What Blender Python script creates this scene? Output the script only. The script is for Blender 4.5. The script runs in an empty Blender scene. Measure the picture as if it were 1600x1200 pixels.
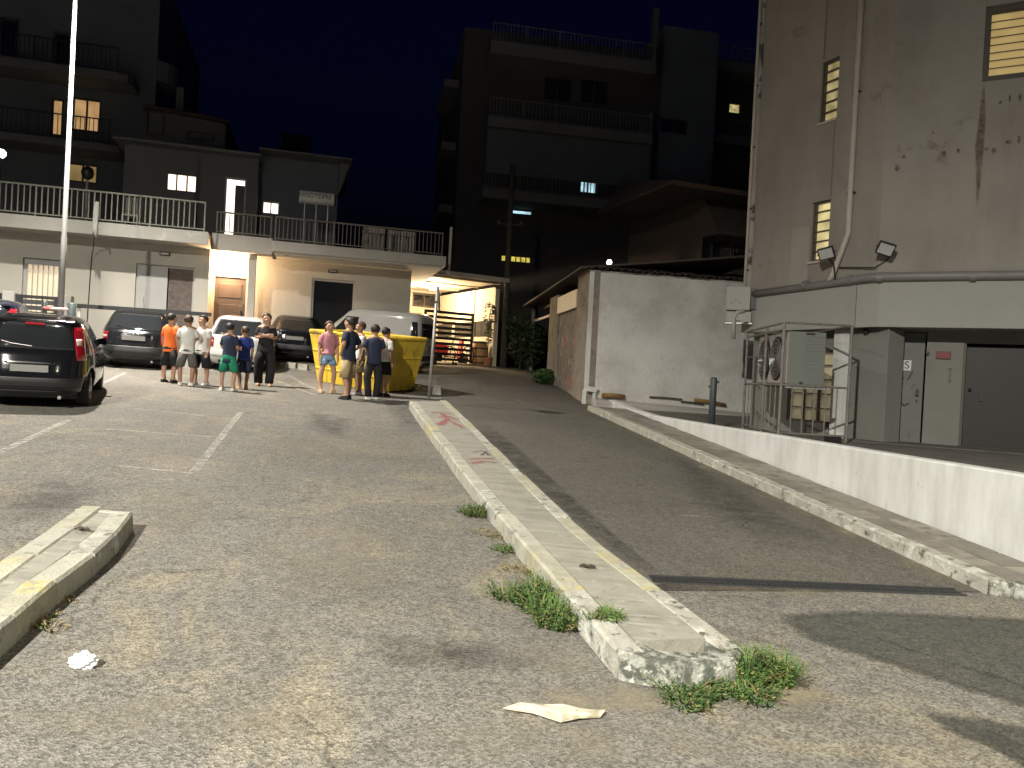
import bpy, bmesh, math, random
from mathutils import Matrix, Vector
R = math.radians
random.seed(7)
sc = bpy.context.scene
COL = sc.collection

# ------------------------------------------------------------------ camera
F, CH = 1200.0, 1.9                     # focal length in photo pixels (1600 wide), eye height in m
cam_d = bpy.data.cameras.new('camera'); cam = bpy.data.objects.new('camera', cam_d)
COL.objects.link(cam); sc.camera = cam
cam_d.sensor_width = 36.0; cam_d.lens = 36.0 * F / 1600.0
cam_d.clip_start = 0.1; cam_d.clip_end = 2000
CR = Matrix.Rotation(math.pi/2 - R(.48), 3, 'X') @ Matrix.Rotation(R(3.0), 3, 'Z')
cam.matrix_world = Matrix.Translation((0, 0, CH)) @ CR.to_4x4()

# ------------------------------------------------------------------ world, moonlight, exposure
w = bpy.data.worlds.new('World'); sc.world = w; w.use_nodes = True
nt = w.node_tree; nt.nodes.clear()
wo = nt.nodes.new('ShaderNodeOutputWorld'); bg = nt.nodes.new('ShaderNodeBackground')
sky = nt.nodes.new('ShaderNodeTexSky'); sky.sky_type = 'NISHITA'; sky.sun_disc = False
sky.sun_elevation = R(-2.6); sky.sun_rotation = R(180); sky.air_density = 1.0; sky.dust_density = .3; sky.ozone_density = 3.0
bg.inputs['Strength'].default_value = 0.075
tint = nt.nodes.new('ShaderNodeMix'); tint.data_type = 'RGBA'; tint.blend_type = 'MULTIPLY'; tint.inputs['Factor'].default_value = 1
tint.inputs['B'].default_value = (.22, .42, 1, 1)      # night white balance
nt.links.new(sky.outputs[0], tint.inputs['A']); nt.links.new(tint.outputs['Result'], bg.inputs['Color']); nt.links.new(bg.outputs[0], wo.inputs[0])
sun_d = bpy.data.lights.new('sun', 'SUN'); sun_d.energy = 0.012; sun_d.angle = R(10); sun_d.color = (.7, .8, 1)
sun = bpy.data.objects.new('sun', sun_d); COL.objects.link(sun)
sun.rotation_euler = (R(50), 0, R(-30)); sun.location = (0, 0, 40)
sc.view_settings.view_transform = 'Standard'; sc.view_settings.look = 'None'
sc.view_settings.exposure = 0; sc.view_settings.gamma = 1
LAMP_A, LAMP_B, LAMP_C = 19000, 96000, 12000   # watts of the street lamps

# ------------------------------------------------------------------ photo pixel -> place
GX, GY, YB, GY2 = -.035, .069, 19.0, .03
def gz(x, y):
    xx = max(-24, min(20, x)); yy = max(-14, min(28.7, y))
    return GX*xx + GY*yy + (GY2*(yy-YB) if yy > YB else 0)
def ray(px, py):
    d = CR @ Vector(((px-800)/F, -(py-600)/F, -1)); return d / d.y
def G(px, py, dz=0.0):
    d = ray(px, py)
    t = (CH-dz)/(GX*d.x + GY - d.z)
    if t > YB: t = (CH-dz + GY2*YB)/(GX*d.x + GY + GY2 - d.z)
    return Vector((d.x*t, t, CH + d.z*t))
def atY(px, py, Y):
    d = ray(px, py) * Y; return Vector((d.x, d.y, d.z + CH))
def gp(x, y, dz=0): return Vector((x, y, gz(x, y) + dz))
class Fr:
    """upright plane: local x to the right along it, y into the building, z up"""
    def __init__(s, o, az=None, xd=None):
        if xd is None: xd = (math.sin(R(az)), math.cos(R(az)))
        s.o = Vector(o); s.rz = math.atan2(xd[1], xd[0])
        s.M = Matrix.Translation(s.o) @ Matrix.Rotation(s.rz, 4, 'Z'); s.I = s.M.inverted()
        s.n = (s.M.to_3x3() @ Vector((0, 1, 0)))
    def h(s, px, py, y=0.0):
        d = ray(px, py); c = Vector((0, 0, CH)); p0 = s.M @ Vector((0, y, 0))
        t = (p0 - c).dot(s.n) / d.dot(s.n); q = s.I @ (c + d*t); return q.x, q.z
    def x(s, px, py, y=0.0): return s.h(px, py, y)[0]
    def z(s, px, py, y=0.0): return s.h(px, py, y)[1]
    def w(s, x, y, z): return s.M @ Vector((x, y, z))

# ------------------------------------------------------------------ materials
MATS = {}
def nodes(name):
    m = bpy.data.materials.new(name); m.use_nodes = True; t = m.node_tree
    return m, t, t.nodes['Principled BSDF']
def mat(name, col, rough=.75, var=.12, scale=2.0, bump=0.0, bscale=60.0, metal=0.0, spots=None, spec=None, coat=0, streak=None):
    """spots = list of (colour, noise scale, threshold, softness[, zstretch])"""
    if name in MATS: return MATS[name]
    m, t, b = nodes(name); N, L = t.nodes, t.links
    tc = N.new('ShaderNodeTexCoord')
    def noise(sc_, det=5, rough_=.6, st=None):
        n = N.new('ShaderNodeTexNoise'); n.inputs['Scale'].default_value = sc_; n.inputs['Detail'].default_value = det
        n.inputs['Roughness'].default_value = rough_
        if st:
            mp = N.new('ShaderNodeMapping'); mp.inputs['Scale'].default_value = st
            L.new(tc.outputs['Object'], mp.inputs[0]); L.new(mp.outputs[0], n.inputs['Vector'])
        else: L.new(tc.outputs['Object'], n.inputs['Vector'])
        return n
    n = noise(scale)
    r = N.new('ShaderNodeMapRange'); r.inputs[1].default_value = .25; r.inputs[2].default_value = .75
    r.inputs[3].default_value = 1-var; r.inputs[4].default_value = 1+var
    L.new(n.outputs[0], r.inputs[0])
    mx = N.new('ShaderNodeVectorMath'); mx.operation = 'SCALE'; mx.inputs[0].default_value = col[:3]
    L.new(r.outputs[0], mx.inputs['Scale'])
    out = mx.outputs[0]
    for s in (spots or []):
        c2, ss, th, soft = s[:4]; st = s[4] if len(s) > 4 else None
        nn = noise(ss, 6, .65, st)
        rr = N.new('ShaderNodeMapRange'); rr.inputs[1].default_value = th-soft; rr.inputs[2].default_value = th+soft
        L.new(nn.outputs[0], rr.inputs[0])
        mm = N.new('ShaderNodeMix'); mm.data_type = 'RGBA'; L.new(rr.outputs[0], mm.inputs['Factor'])
        L.new(out, mm.inputs['A']); mm.inputs['B'].default_value = (*c2, 1); out = mm.outputs['Result']
    L.new(out, b.inputs['Base Color'])
    b.inputs['Roughness'].default_value = rough; b.inputs['Metallic'].default_value = metal
    if spec is not None: b.inputs['Specular IOR Level'].default_value = spec
    if coat: b.inputs['Coat Weight'].default_value = coat; b.inputs['Coat Roughness'].default_value = .04
    if bump:
        nb = noise(bscale, 3, .6); bp = N.new('ShaderNodeBump'); bp.inputs['Strength'].default_value = bump
        bp.inputs['Distance'].default_value = .02
        L.new(nb.outputs[0], bp.inputs['Height']); L.new(bp.outputs[0], b.inputs['Normal'])
    MATS[name] = m; return m
def emit(name, col, strength, var=.25, scale=2.0):
    if name in MATS: return MATS[name]
    m, t, b = nodes(name); N, L = t.nodes, t.links
    b.inputs['Base Color'].default_value = (*[c*.5 for c in col], 1)
    b.inputs['Emission Color'].default_value = (*col, 1)
    tc = N.new('ShaderNodeTexCoord'); n = N.new('ShaderNodeTexNoise'); n.inputs['Scale'].default_value = scale
    L.new(tc.outputs['Object'], n.inputs['Vector'])
    r = N.new('ShaderNodeMapRange'); r.inputs[1].default_value = .3; r.inputs[2].default_value = .7
    r.inputs[3].default_value = strength*(1-var); r.inputs[4].default_value = strength*(1+var)
    L.new(n.outputs[0], r.inputs[0]); L.new(r.outputs[0], b.inputs['Emission Strength'])
    MATS[name] = m; return m
def asphalt(name, col, dust, dust_amt, speck=.46, rough=.9):
    m, t, b = nodes(name); N, L = t.nodes, t.links
    tc = N.new('ShaderNodeTexCoord')
    def noise(sc_, det, rg=.6, dist=0):
        n = N.new('ShaderNodeTexNoise'); n.inputs['Scale'].default_value = sc_; n.inputs['Detail'].default_value = det
        n.inputs['Roughness'].default_value = rg; n.inputs['Distortion'].default_value = dist
        L.new(tc.outputs['Object'], n.inputs['Vector']); return n
    v = N.new('ShaderNodeTexVoronoi'); v.inputs['Scale'].default_value = 80; L.new(tc.outputs['Object'], v.inputs['Vector'])
    hs = N.new('ShaderNodeSeparateColor'); L.new(v.outputs['Color'], hs.inputs[0])
    rs = N.new('ShaderNodeMapRange'); rs.inputs[3].default_value = 1-speck; rs.inputs[4].default_value = 1+speck*1.15
    L.new(hs.outputs[0], rs.inputs[0])
    n1 = noise(.45, 6, .62, .5); r1 = N.new('ShaderNodeMapRange'); r1.inputs[1].default_value = .3; r1.inputs[2].default_value = .7
    r1.inputs[3].default_value = .84; r1.inputs[4].default_value = 1.14; L.new(n1.outputs[0], r1.inputs[0])
    n4 = noise(14, 4, .7); r4 = N.new('ShaderNodeMapRange'); r4.inputs[1].default_value = .3; r4.inputs[2].default_value = .7
    r4.inputs[3].default_value = .8; r4.inputs[4].default_value = 1.2; L.new(n4.outputs[0], r4.inputs[0])
    m0 = N.new('ShaderNodeMath'); m0.operation = 'MULTIPLY'; L.new(r1.outputs[0], m0.inputs[0]); L.new(r4.outputs[0], m0.inputs[1])
    n2 = noise(.8, 8, .7, 1.2); r2 = N.new('ShaderNodeMapRange'); r2.inputs[1].default_value = .5; r2.inputs[2].default_value = .72
    r2.inputs[3].default_value = 0; r2.inputs[4].default_value = dust_amt; L.new(n2.outputs[0], r2.inputs[0])
    mx = N.new('ShaderNodeMix'); mx.data_type = 'RGBA'; mx.inputs['A'].default_value = (*col, 1); mx.inputs['B'].default_value = (*dust, 1)
    L.new(r2.outputs[0], mx.inputs['Factor'])
    m1 = N.new('ShaderNodeMath'); m1.operation = 'MULTIPLY'; L.new(rs.outputs[0], m1.inputs[0]); L.new(m0.outputs[0], m1.inputs[1])
    # cracks and dark oily stains
    nw = noise(2.2, 5, .6); vm = N.new('ShaderNodeVectorMath'); vm.operation = 'MULTIPLY_ADD'; vm.inputs[1].default_value = (.5, .5, .5)
    L.new(nw.outputs['Color'], vm.inputs[0]); L.new(tc.outputs['Object'], vm.inputs[2])
    vc = N.new('ShaderNodeTexVoronoi'); vc.feature = 'DISTANCE_TO_EDGE'; vc.inputs['Scale'].default_value = .3; L.new(vm.outputs[0], vc.inputs['Vector'])
    rc_ = N.new('ShaderNodeMapRange'); rc_.inputs[1].default_value = .0015; rc_.inputs[2].default_value = .006; rc_.inputs[3].default_value = .6; rc_.inputs[4].default_value = 1; L.new(vc.outputs['Distance'], rc_.inputs[0])
    ng = noise(.33, 3); rg_ = N.new('ShaderNodeMapRange'); rg_.inputs[1].default_value = .40; rg_.inputs[2].default_value = .46; L.new(ng.outputs[0], rg_.inputs[0])
    mxc = N.new('ShaderNodeMath'); mxc.operation = 'MAXIMUM'; L.new(rc_.outputs[0], mxc.inputs[0]); L.new(rg_.outputs[0], mxc.inputs[1])
    mcr = N.new('ShaderNodeMath'); mcr.operation = 'MULTIPLY'; L.new(m1.outputs[0], mcr.inputs[0]); L.new(mxc.outputs[0], mcr.inputs[1]); m1 = mcr
    n3 = noise(1.7, 4, .55, 2.0); r3 = N.new('ShaderNodeMapRange'); r3.inputs[1].default_value = .30; r3.inputs[2].default_value = .40
    r3.inputs[3].default_value = .78; r3.inputs[4].default_value = 1; L.new(n3.outputs[0], r3.inputs[0])
    m2 = N.new('ShaderNodeMath'); m2.operation = 'MULTIPLY'; L.new(m1.outputs[0], m2.inputs[0]); L.new(r3.outputs[0], m2.inputs[1])
    sv = N.new('ShaderNodeVectorMath'); sv.operation = 'SCALE'; L.new(mx.outputs['Result'], sv.inputs[0]); L.new(m2.outputs[0], sv.inputs['Scale'])
    L.new(sv.outputs[0], b.inputs['Base Color'])
    b.inputs['Roughness'].default_value = rough; b.inputs['Specular IOR Level'].default_value = .25
    bp = N.new('ShaderNodeBump'); bp.inputs['Strength'].default_value = .55; bp.inputs['Distance'].default_value = .010
    L.new(v.outputs['Distance'], bp.inputs['Height']); L.new(bp.outputs[0], b.inputs['Normal'])
    MATS[name] = m; return m
def worn_paint(name, col, thresh, scale=9.0, amax=.6):
    m, t, b = nodes(name); N, L = t.nodes, t.links
    b.inputs['Base Color'].default_value = (*col, 1); b.inputs['Roughness'].default_value = .8
    tc = N.new('ShaderNodeTexCoord')
    n = N.new('ShaderNodeTexNoise'); n.inputs['Scale'].default_value = scale; n.inputs['Detail'].default_value = 9; n.inputs['Roughness'].default_value = .75
    L.new(tc.outputs['Object'], n.inputs['Vector'])
    r = N.new('ShaderNodeMapRange'); r.inputs[1].default_value = thresh-.06; r.inputs[2].default_value = thresh+.12
    r.inputs[4].default_value = amax
    L.new(n.outputs[0], r.inputs[0]); L.new(r.outputs[0], b.inputs['Alpha'])
    MATS[name] = m; return m
def glass_dark(name, col=(.02, .022, .025), rough=.06):
    return mat(name, col, rough, .05, spec=.6)

M_asph = asphalt('lot_asphalt', (.136, .129, .116), (.225, .193, .135), .75)
M_ramp = asphalt('ramp_asphalt', (.092, .086, .075), (.11, .099, .080), .45, .4)
M_patch = asphalt('dark_patch_base', (.060, .061, .053), (.08, .074, .06), .3, .38)
M_kerbw = mat('kerb_whitewash', (.33, .322, .27), .85, .25, 6, .5, 45, spots=[((.12, .12, .10), 7, .62, .06), ((.30, .29, .25), 2.5, .55, .08)])
M_kerby = mat('kerb_yellow', (.31, .30, .235), .85, .25, 6, .5, 45, spots=[((.40, .34, .11), 4.5, .58, .05), ((.25, .24, .2), 9, .58, .05)])
M_kerbg = mat('kerb_grey', (.32, .31, .27), .9, .3, 6, .6, 45, spots=[((.07, .075, .06), 9, .60, .05), ((.5, .5, .46), 5, .6, .05)])
M_kerbm = mat('kerb_mossy', (.30, .30, .27), .9, .35, 7, .7, 40, spots=[((.07, .075, .062), 13, .49, .08), ((.48, .48, .45), 17, .63, .05)])
M_conc = mat('island_concrete', (.235, .226, .19), .9, .16, 3, .35, 70, spots=[((.165, .158, .135), 1.4, .58, .1, (1, 4, 1)), ((.30, .285, .24), 8, .62, .08), ((.14, .135, .12), 6, .66, .05), ((.30, .29, .25), 3.0, .60, .06, (.6, 7, 1))])
M_pave = mat('pavement_slab', (.20, .185, .155), .9, .22, 4, .4, 60, spots=[((.11, .10, .085), 5, .6, .08)])
M_paves = [M_pave, mat('pavement_slab_pale', (.235, .22, .185), .9, .22, 4, .4, 60, spots=[((.12, .11, .095), 5, .6, .08)]), mat('pavement_slab_dark', (.16, .148, .125), .9, .22, 4, .4, 60)]
M_white = mat('white_paint_wall', (.60, .605, .595), .8, .05, 2, .25, 40, spots=[((.45, .45, .435), 3.0, .58, .14, (1, 1, .22)), ((.36, .355, .33), 9, .70, .05)])
M_plaster = mat('rough_white_plaster', (.70, .69, .665), .95, .10, 1.2, 1.0, 16, spots=[((.53, .51, .48), .9, .55, .12), ((.48, .47, .45), 5, .68, .06)])
M_render = mat('stained_render', (.29, .266, .243), .95, .10, .7, .22, 30, spots=[((.215, .193, .172), .55, .56, .16, (2.0, 2.0, .35)), ((.31, .29, .262), .45, .58, .12), ((.13, .115, .10), 3.4, .735, .02), ((.20, .178, .155), 1.6, .66, .05)])
M_band = mat('band_white', (.32, .318, .30), .85, .05, 2, .1, 40)
M_cream = mat('cream_facade', (.47, .45, .40), .9, .06, 1.2, .12, 40)
M_slab = mat('terrace_slab_paint', (.31, .305, .28), .85, .08, 2, .1, 40, spots=[((.45, .43, .38), 3, .66, .06)])
M_slab2 = mat('slab_grey_paint', (.42, .40, .36), .85, .08, 2)
M_rail = mat('pale_railing', (.17, .17, .135), .5, .1, 5)
M_rail2 = mat('brown_railing', (.14, .115, .09), .5, .1, 5)
M_black = mat('black_metal', (.012, .012, .013), .45, .2, 8)
M_dark = mat('dark_metal', (.03, .032, .034), .5, .2, 8)
M_steel = mat('galvanised_steel', (.42, .42, .41), .42, .15, 6, metal=.55)
M_greyp = mat('grey_pipe_plastic', (.19, .185, .18), .5, .12, 4)
M_creamp = mat('cream_pipe', (.46, .42, .37), .6, .08, 4)
M_cage = mat('rusty_bars', (.17, .16, .145), .6, .25, 8, spots=[((.10, .06, .035), 9, .6, .06)])
M_pole = mat('lamp_post_paint', (.28, .28, .275), .45, .06, 5)
M_postd = mat('dark_teal_post', (.045, .06, .062), .5, .15, 8)
M_glass = glass_dark('window_dark')
M_frame_w = mat('white_frame', (.38, .38, .37), .5, .05, 3)
M_frame_b = mat('brown_frame', (.075, .06, .05), .55, .1, 3)
M_doorbr = mat('brown_door_leaf', (.06, .046, .041), .5, .15, 4)
M_apt = mat('apartment_render', (.12, .135, .14), .95, .1, .6)
M_apt2 = mat('apartment_brown', (.075, .07, .068), .95, .12, .6)
M_apt3 = mat('apartment_balcony', (.15, .15, .147), .9, .1, .6)
M_aptl = mat('grey_blue_render', (.14, .15, .17), .95, .12, .5)
M_tile = mat('clay_tile', (.065, .048, .04), .9, .35, 9, .3, 40)
M_wood = mat('weathered_wood', (.07, .055, .04), .85, .3, 6, .4, 30)
M_yel = mat('yellow_skip_paint', (.60, .42, .035), .5, .14, 3, .12, 25, spots=[((.36, .25, .06), 3, .60, .06, (1, 1, .4)), ((.16, .10, .05), 7, .68, .03)])
M_leaf = mat('shrub_leaf', (.035, .06, .02), .7, .4, 5)
M_grassA = mat('weed_green', (.065, .13, .025), .75, .4, 9)
M_grassB = mat('weed_dark_green', (.04, .085, .02), .75, .4, 9)
M_grassD = mat('dry_grass', (.19, .145, .07), .85, .3, 9)
M_tyre = mat('tyre_rubber', (.015, .015, .015), .85, .2, 9)
M_rim = mat('wheel_alloy', (.45, .45, .45), .3, .05, 3, metal=.8)
M_red = mat('tail_lens_red', (.30, .012, .02), .12, .15, 6, coat=.5)
M_lensw = mat('lens_clear', (.65, .5, .45), .15, .1, 9)
M_chrome = mat('chrome', (.6, .6, .6), .12, .02, 3, metal=1)
M_plate = mat('number_plate', (.22, .22, .21), .5, .03, 3)
M_warmw = emit('lit_window_warm', (1, .62, .30), .75)
M_whitew = emit('lit_window_white', (1, .86, .72), 2.2)
M_bluew = emit('lit_window_blue', (.55, .85, 1), .8, .5, 3)
M_yelw = emit('lit_window_yellow', (.85, .68, .12), .7, .4, 8)
M_pane_l = emit('lit_door_pane', (1, .80, .55), .62, .12)
M_blind = emit('lit_blind', (.80, .58, .22), .36, .15, 3)

# ------------------------------------------------------------------ mesh building
def world_of(o):
    if o.parent is None: return o.matrix_basis.copy()
    return world_of(o.parent) @ o.matrix_parent_inverse @ o.matrix_basis
def attach(o, parent):
    o.parent = parent; o.matrix_parent_inverse = world_of(parent).inverted()
def tag(o, label=None, cat=None, group=None, kind=None):
    if label: o['label'] = label
    if cat: o['category'] = cat
    if group: o['group'] = group
    if kind: o['kind'] = kind
    return o
def thing(name, label, cat, loc=(0, 0, 0), group=None, M=None):
    o = bpy.data.objects.new(name, None); COL.objects.link(o); o.empty_display_size = .2
    if M is not None: o.matrix_basis = M
    else: o.location = loc
    return tag(o, label, cat, group)
class MB:
    def __init__(s, M=None): s.v = []; s.f = []; s.mi = []; s.M = M or Matrix.Identity(4); s.cur = 0
    def p(s, *c):
        s.v.append(s.M @ Vector(c)); return len(s.v)-1
    def face(s, idx): s.f.append(tuple(idx)); s.mi.append(s.cur)
    def quad(s, a, b, c, d): s.face([s.p(*a), s.p(*b), s.p(*c), s.p(*d)])
    def box(s, x0, x1, y0, y1, z0, z1):
        i = [s.p(x, y, z) for z in (z0, z1) for x, y in ((x0, y0), (x1, y0), (x1, y1), (x0, y1))]
        for q in ((3, 2, 1, 0), (4, 5, 6, 7), (0, 1, 5, 4), (1, 2, 6, 5), (2, 3, 7, 6), (3, 0, 4, 7)): s.face([i[k] for k in q])
        return s
    def hexa(s, b, t):
        i = [s.p(*q) for q in list(b)+list(t)]; n = len(b)
        s.face(i[:n][::-1]); s.face(i[n:])
        for k in range(n): s.face((i[k], i[(k+1) % n], i[n+(k+1) % n], i[n+k]))
        return s
    def prism(s, poly, z0, z1):
        return s.hexa([(x, y, z0) for x, y in poly], [(x, y, z1) for x, y in poly])
    def ring(s, c, ax, r, n, up=None):
        ax = Vector(ax).normalized(); u = ax.orthogonal().normalized() if up is None else Vector(up); vv = ax.cross(u)
        return [s.p(*(Vector(c) + (u*math.cos(2*math.pi*k/n) + vv*math.sin(2*math.pi*k/n))*r)) for k in range(n)]
    def tube(s, pts, r, n=8, cap=True):
        pts = [Vector(q) for q in pts]; rs = r if isinstance(r, (list, tuple)) else [r]*len(pts)
        rings = []; up = None
        for k, q in enumerate(pts):
            a = pts[min(k+1, len(pts)-1)] - pts[max(k-1, 0)]
            if a.length < 1e-6: a = Vector((0, 0, 1))
            a.normalize()
            if up is None: up = a.orthogonal().normalized()
            else:
                up = up - a*up.dot(a); up = up.normalized() if up.length > 1e-5 else a.orthogonal().normalized()
            rings.append(s.ring(q, a, rs[k], n, up))
        for a, b in zip(rings, rings[1:]):
            for k in range(n): s.face((a[k], a[(k+1) % n], b[(k+1) % n], b[k]))
        if cap: s.face(rings[0][::-1]); s.face(rings[-1])
        return s
    def lathe(s, prof, c, ax, n=20):
        """prof = list of (radius, height along ax)"""
        ax = Vector(ax).normalized(); c = Vector(c); up = ax.orthogonal().normalized(); rings = []
        for r_, h in prof: rings.append(s.ring(c + ax*h, ax, max(r_, 1e-4), n, up))
        for a, b in zip(rings, rings[1:]):
            for k in range(n): s.face((a[k], a[(k+1) % n], b[(k+1) % n], b[k]))
        s.face(rings[0][::-1]); s.face(rings[-1]); return s
    def build(s, name, mats, parent=None, smooth=False, bevel=0, auto=None):
        me = bpy.data.meshes.new(name); me.from_pydata([tuple(q) for q in s.v], [], s.f)
        if not isinstance(mats, (list, tuple)): mats = [mats]
        for m in mats: me.materials.append(m)
        if len(mats) > 1: me.polygons.foreach_set('material_index', s.mi)
        if smooth: me.polygons.foreach_set('use_smooth', [True]*len(me.polygons))
        me.update()
        o = bpy.data.objects.new(name, me); COL.objects.link(o)
        if parent is not None: attach(o, parent)
        if bevel:
            b = o.modifiers.new('bevel', 'BEVEL'); b.width = bevel; b.segments = 2; b.limit_method = 'ANGLE'; b.angle_limit = R(40)
        return o
def fixn(o):
    bm = bmesh.new(); bm.from_mesh(o.data); bmesh.ops.recalc_face_normals(bm, faces=bm.faces); bm.to_mesh(o.data); bm.free(); return o
def setorigin(o, loc):
    """move a top-level mesh's origin to its base without moving the mesh"""
    loc = Vector(loc); o.data.transform(Matrix.Translation(-loc)); o.location = loc; return o
def solo(o, label, cat, group=None):
    """tag a single-mesh thing and put its origin at its base"""
    vs = [v.co for v in o.data.vertices]
    c = Vector((sum(v.x for v in vs)/len(vs), sum(v.y for v in vs)/len(vs), min(v.z for v in vs)))
    setorigin(o, c); return tag(o, label, cat, group)
def copy_tree(o, M=None, parent=None):
    c = o.copy(); COL.objects.link(c)
    if parent is not None: c.parent = parent
    if M is not None: c.matrix_basis = M
    for ch in [q for q in bpy.data.objects if q.parent == o]: copy_tree(ch, None, c)
    return c
def wall(mb, x0, x1, z0, z1, holes, y=0.0, depth=.15):
    """front face with real openings and reveals; holes = (xa, xb, za, zb)"""
    xs = sorted({x0, x1, *[h[0] for h in holes], *[h[1] for h in holes]}); zs = sorted({z0, z1, *[h[2] for h in holes], *[h[3] for h in holes]})
    xs = [x for x in xs if x0-1e-6 <= x <= x1+1e-6]; zs = [z for z in zs if z0-1e-6 <= z <= z1+1e-6]
    for a, b in zip(xs, xs[1:]):
        for c, d in zip(zs, zs[1:]):
            mx, mz = (a+b)/2, (c+d)/2
            if any(h[0] < mx < h[1] and h[2] < mz < h[3] for h in holes): continue
            mb.quad((a, y, c), (b, y, c), (b, y, d), (a, y, d))
    for a, b, c, d in holes:
        e = y+depth
        mb.quad((a, y, c), (a, y, d), (a, e, d), (a, e, c)); mb.quad((b, y, c), (b, e, c), (b, e, d), (b, y, d))
        mb.quad((a, y, d), (b, y, d), (b, e, d), (a, e, d)); mb.quad((a, y, c), (a, e, c), (b, e, c), (b, y, c))
def window(fr, parent, x0, x1, z0, z1, y, mframe, mpane, name='window', ft=.05, bars=1, hbars=0, sill=True):
    """frame (part) with pane (sub-part) set at depth y"""
    mb = MB(fr.M)
    mb.box(x0, x0+ft, y-.05, y+.03, z0, z1); mb.box(x1-ft, x1, y-.05, y+.03, z0, z1)
    mb.box(x0+ft, x1-ft, y-.05, y+.03, z1-ft, z1); mb.box(x0+ft, x1-ft, y-.05, y+.03, z0, z0+ft)
    for k in range(bars):
        xc = x0 + (x1-x0)*(k+1)/(bars+1); mb.box(xc-ft*.4, xc+ft*.4, y-.045, y+.025, z0+ft, z1-ft)
    for k in range(hbars):
        zc = z0 + (z1-z0)*(k+1)/(hbars+1); mb.box(x0+ft, x1-ft, y-.04, y+.02, zc-ft*.3, zc+ft*.3)
    f = mb.build(name, mframe, parent)
    MB(fr.M).box(x0+ft*.5, x1-ft*.5, y+.032, y+.045, z0+ft*.5, z1-ft*.5).build('pane', mpane, f)
    return f
def quadsheet(name, pts, m, dz, label=None):
    mb = MB(); mb.face([mb.p(q.x, q.y, gz(q.x, q.y)+dz) for q in pts]); o = mb.build(name, m)
    o['kind'] = 'structure'; return fixup(o)
def fixup(o):
    if o.data.polygons[0].normal.z < 0: o.data.flip_normals()
    return o

# ------------------------------------------------------------------ ground and road surfaces
mb = MB()
gxs = [-300, -120, -60, -24, -10, 0, 10, 20, 60, 120, 300]; gys = [-60, -30, -14, 0, 8, YB, 24, 28.7, 60, 120, 300, 600]
idx = {(i, j): mb.p(x, y, gz(x, y)) for i, x in enumerate(gxs) for j, y in enumerate(gys)}
for i in range(len(gxs)-1):
    for j in range(len(gys)-1): mb.face([idx[i, j], idx[i+1, j], idx[i+1, j+1], idx[i, j+1]])
tag(mb.build('parking_lot_ground', M_asph), kind='structure')

def ribbon(name, A, B, m, dz):
    """sheet between two lists of ground points of the same length"""
    mb = MB(); ia = [mb.p(q.x, q.y, gz(q.x, q.y)+dz) for q in A]; ib = [mb.p(q.x, q.y, gz(q.x, q.y)+dz) for q in B]
    for k in range(len(A)-1): mb.face((ia[k], ib[k], ib[k+1], ia[k+1]))
    o = mb.build(name, m); o['kind'] = 'structure'; return fixup(o)
def lerp(a, b, t): return a + (b-a)*t

# right-hand kerb line and wall line (parallel to the road)
K0, K1 = G(1535, 925), G(918, 641)          # kerb foot, near and far
W0, W1 = G(1600, 897), G(950, 634)          # foot of the white wall
kd = (K1-K0); kd.z = 0; kd.normalize()
wd = (W1-W0); wd.z = 0; wd.normalize()

# central traffic island outline, top edge, kerb 0.15 m high
KH = .15
IL = [G(px, py, KH) for px, py in ((970, 1019), (918, 962), (862, 898), (830, 862), (795, 822), (760, 782), (728, 742), (700, 706), (670, 668), (640, 627))]
IR = [G(px, py, KH) for px, py in ((1160, 1010), (1100, 964), (1048, 927), (1000, 893), (930, 842), (870, 788), (800, 722), (740, 664), (716, 641), (698, 626))]
ramp_l = [G(1125, 1075)] + [q + Vector((-.04, 0, 0)) for q in IR[2:]] + [G(700, 622), G(694, 610)]
ramp_r = [G(1560, 945)] + [lerp(K0, K1, t) + Vector((.05, 0, 0)) for t in (.03, .12, .25, .4, .55, .7, .85, .95)] + [G(916, 634), G(900, 626)]
n = min(len(ramp_l), len(ramp_r))
ramp_l = [G(1040, 912)] + [q + Vector((-.05, 0, 0)) for q in IR[3:]] + [gp(-1.75, YB)]
ramp_r = [K0 + Vector((.05, 0, 0))] + [lerp(K0, K1, t) + Vector((.05, 0, 0)) for t in (.08, .2, .38, .55, .75, .9, 1.0)] + [gp(2.0, YB)]
ribbon('ramp_road', ramp_l, ramp_r, M_ramp, .004)
ribbon('ramp_road_upper', [gp(-1.75, YB), gp(-2.3, 23), gp(-1.6, 26.5)], [gp(2.0, YB), gp(1.6, 22.5), gp(.9, 28)], M_ramp, .004)
# darker ground patches with fading rims in the lower right corner
PATCHES = [((1206, 956), (1330, 952), (1480, 958), (1640, 966), (1760, 1010), (1760, 1130), (1640, 1122), (1500, 1080), (1380, 1040), (1250, 1000), (1215, 975)),
           ((1425, 1108), (1540, 1118), (1700, 1150), (1700, 1260), (1560, 1180), (1470, 1140))]
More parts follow.
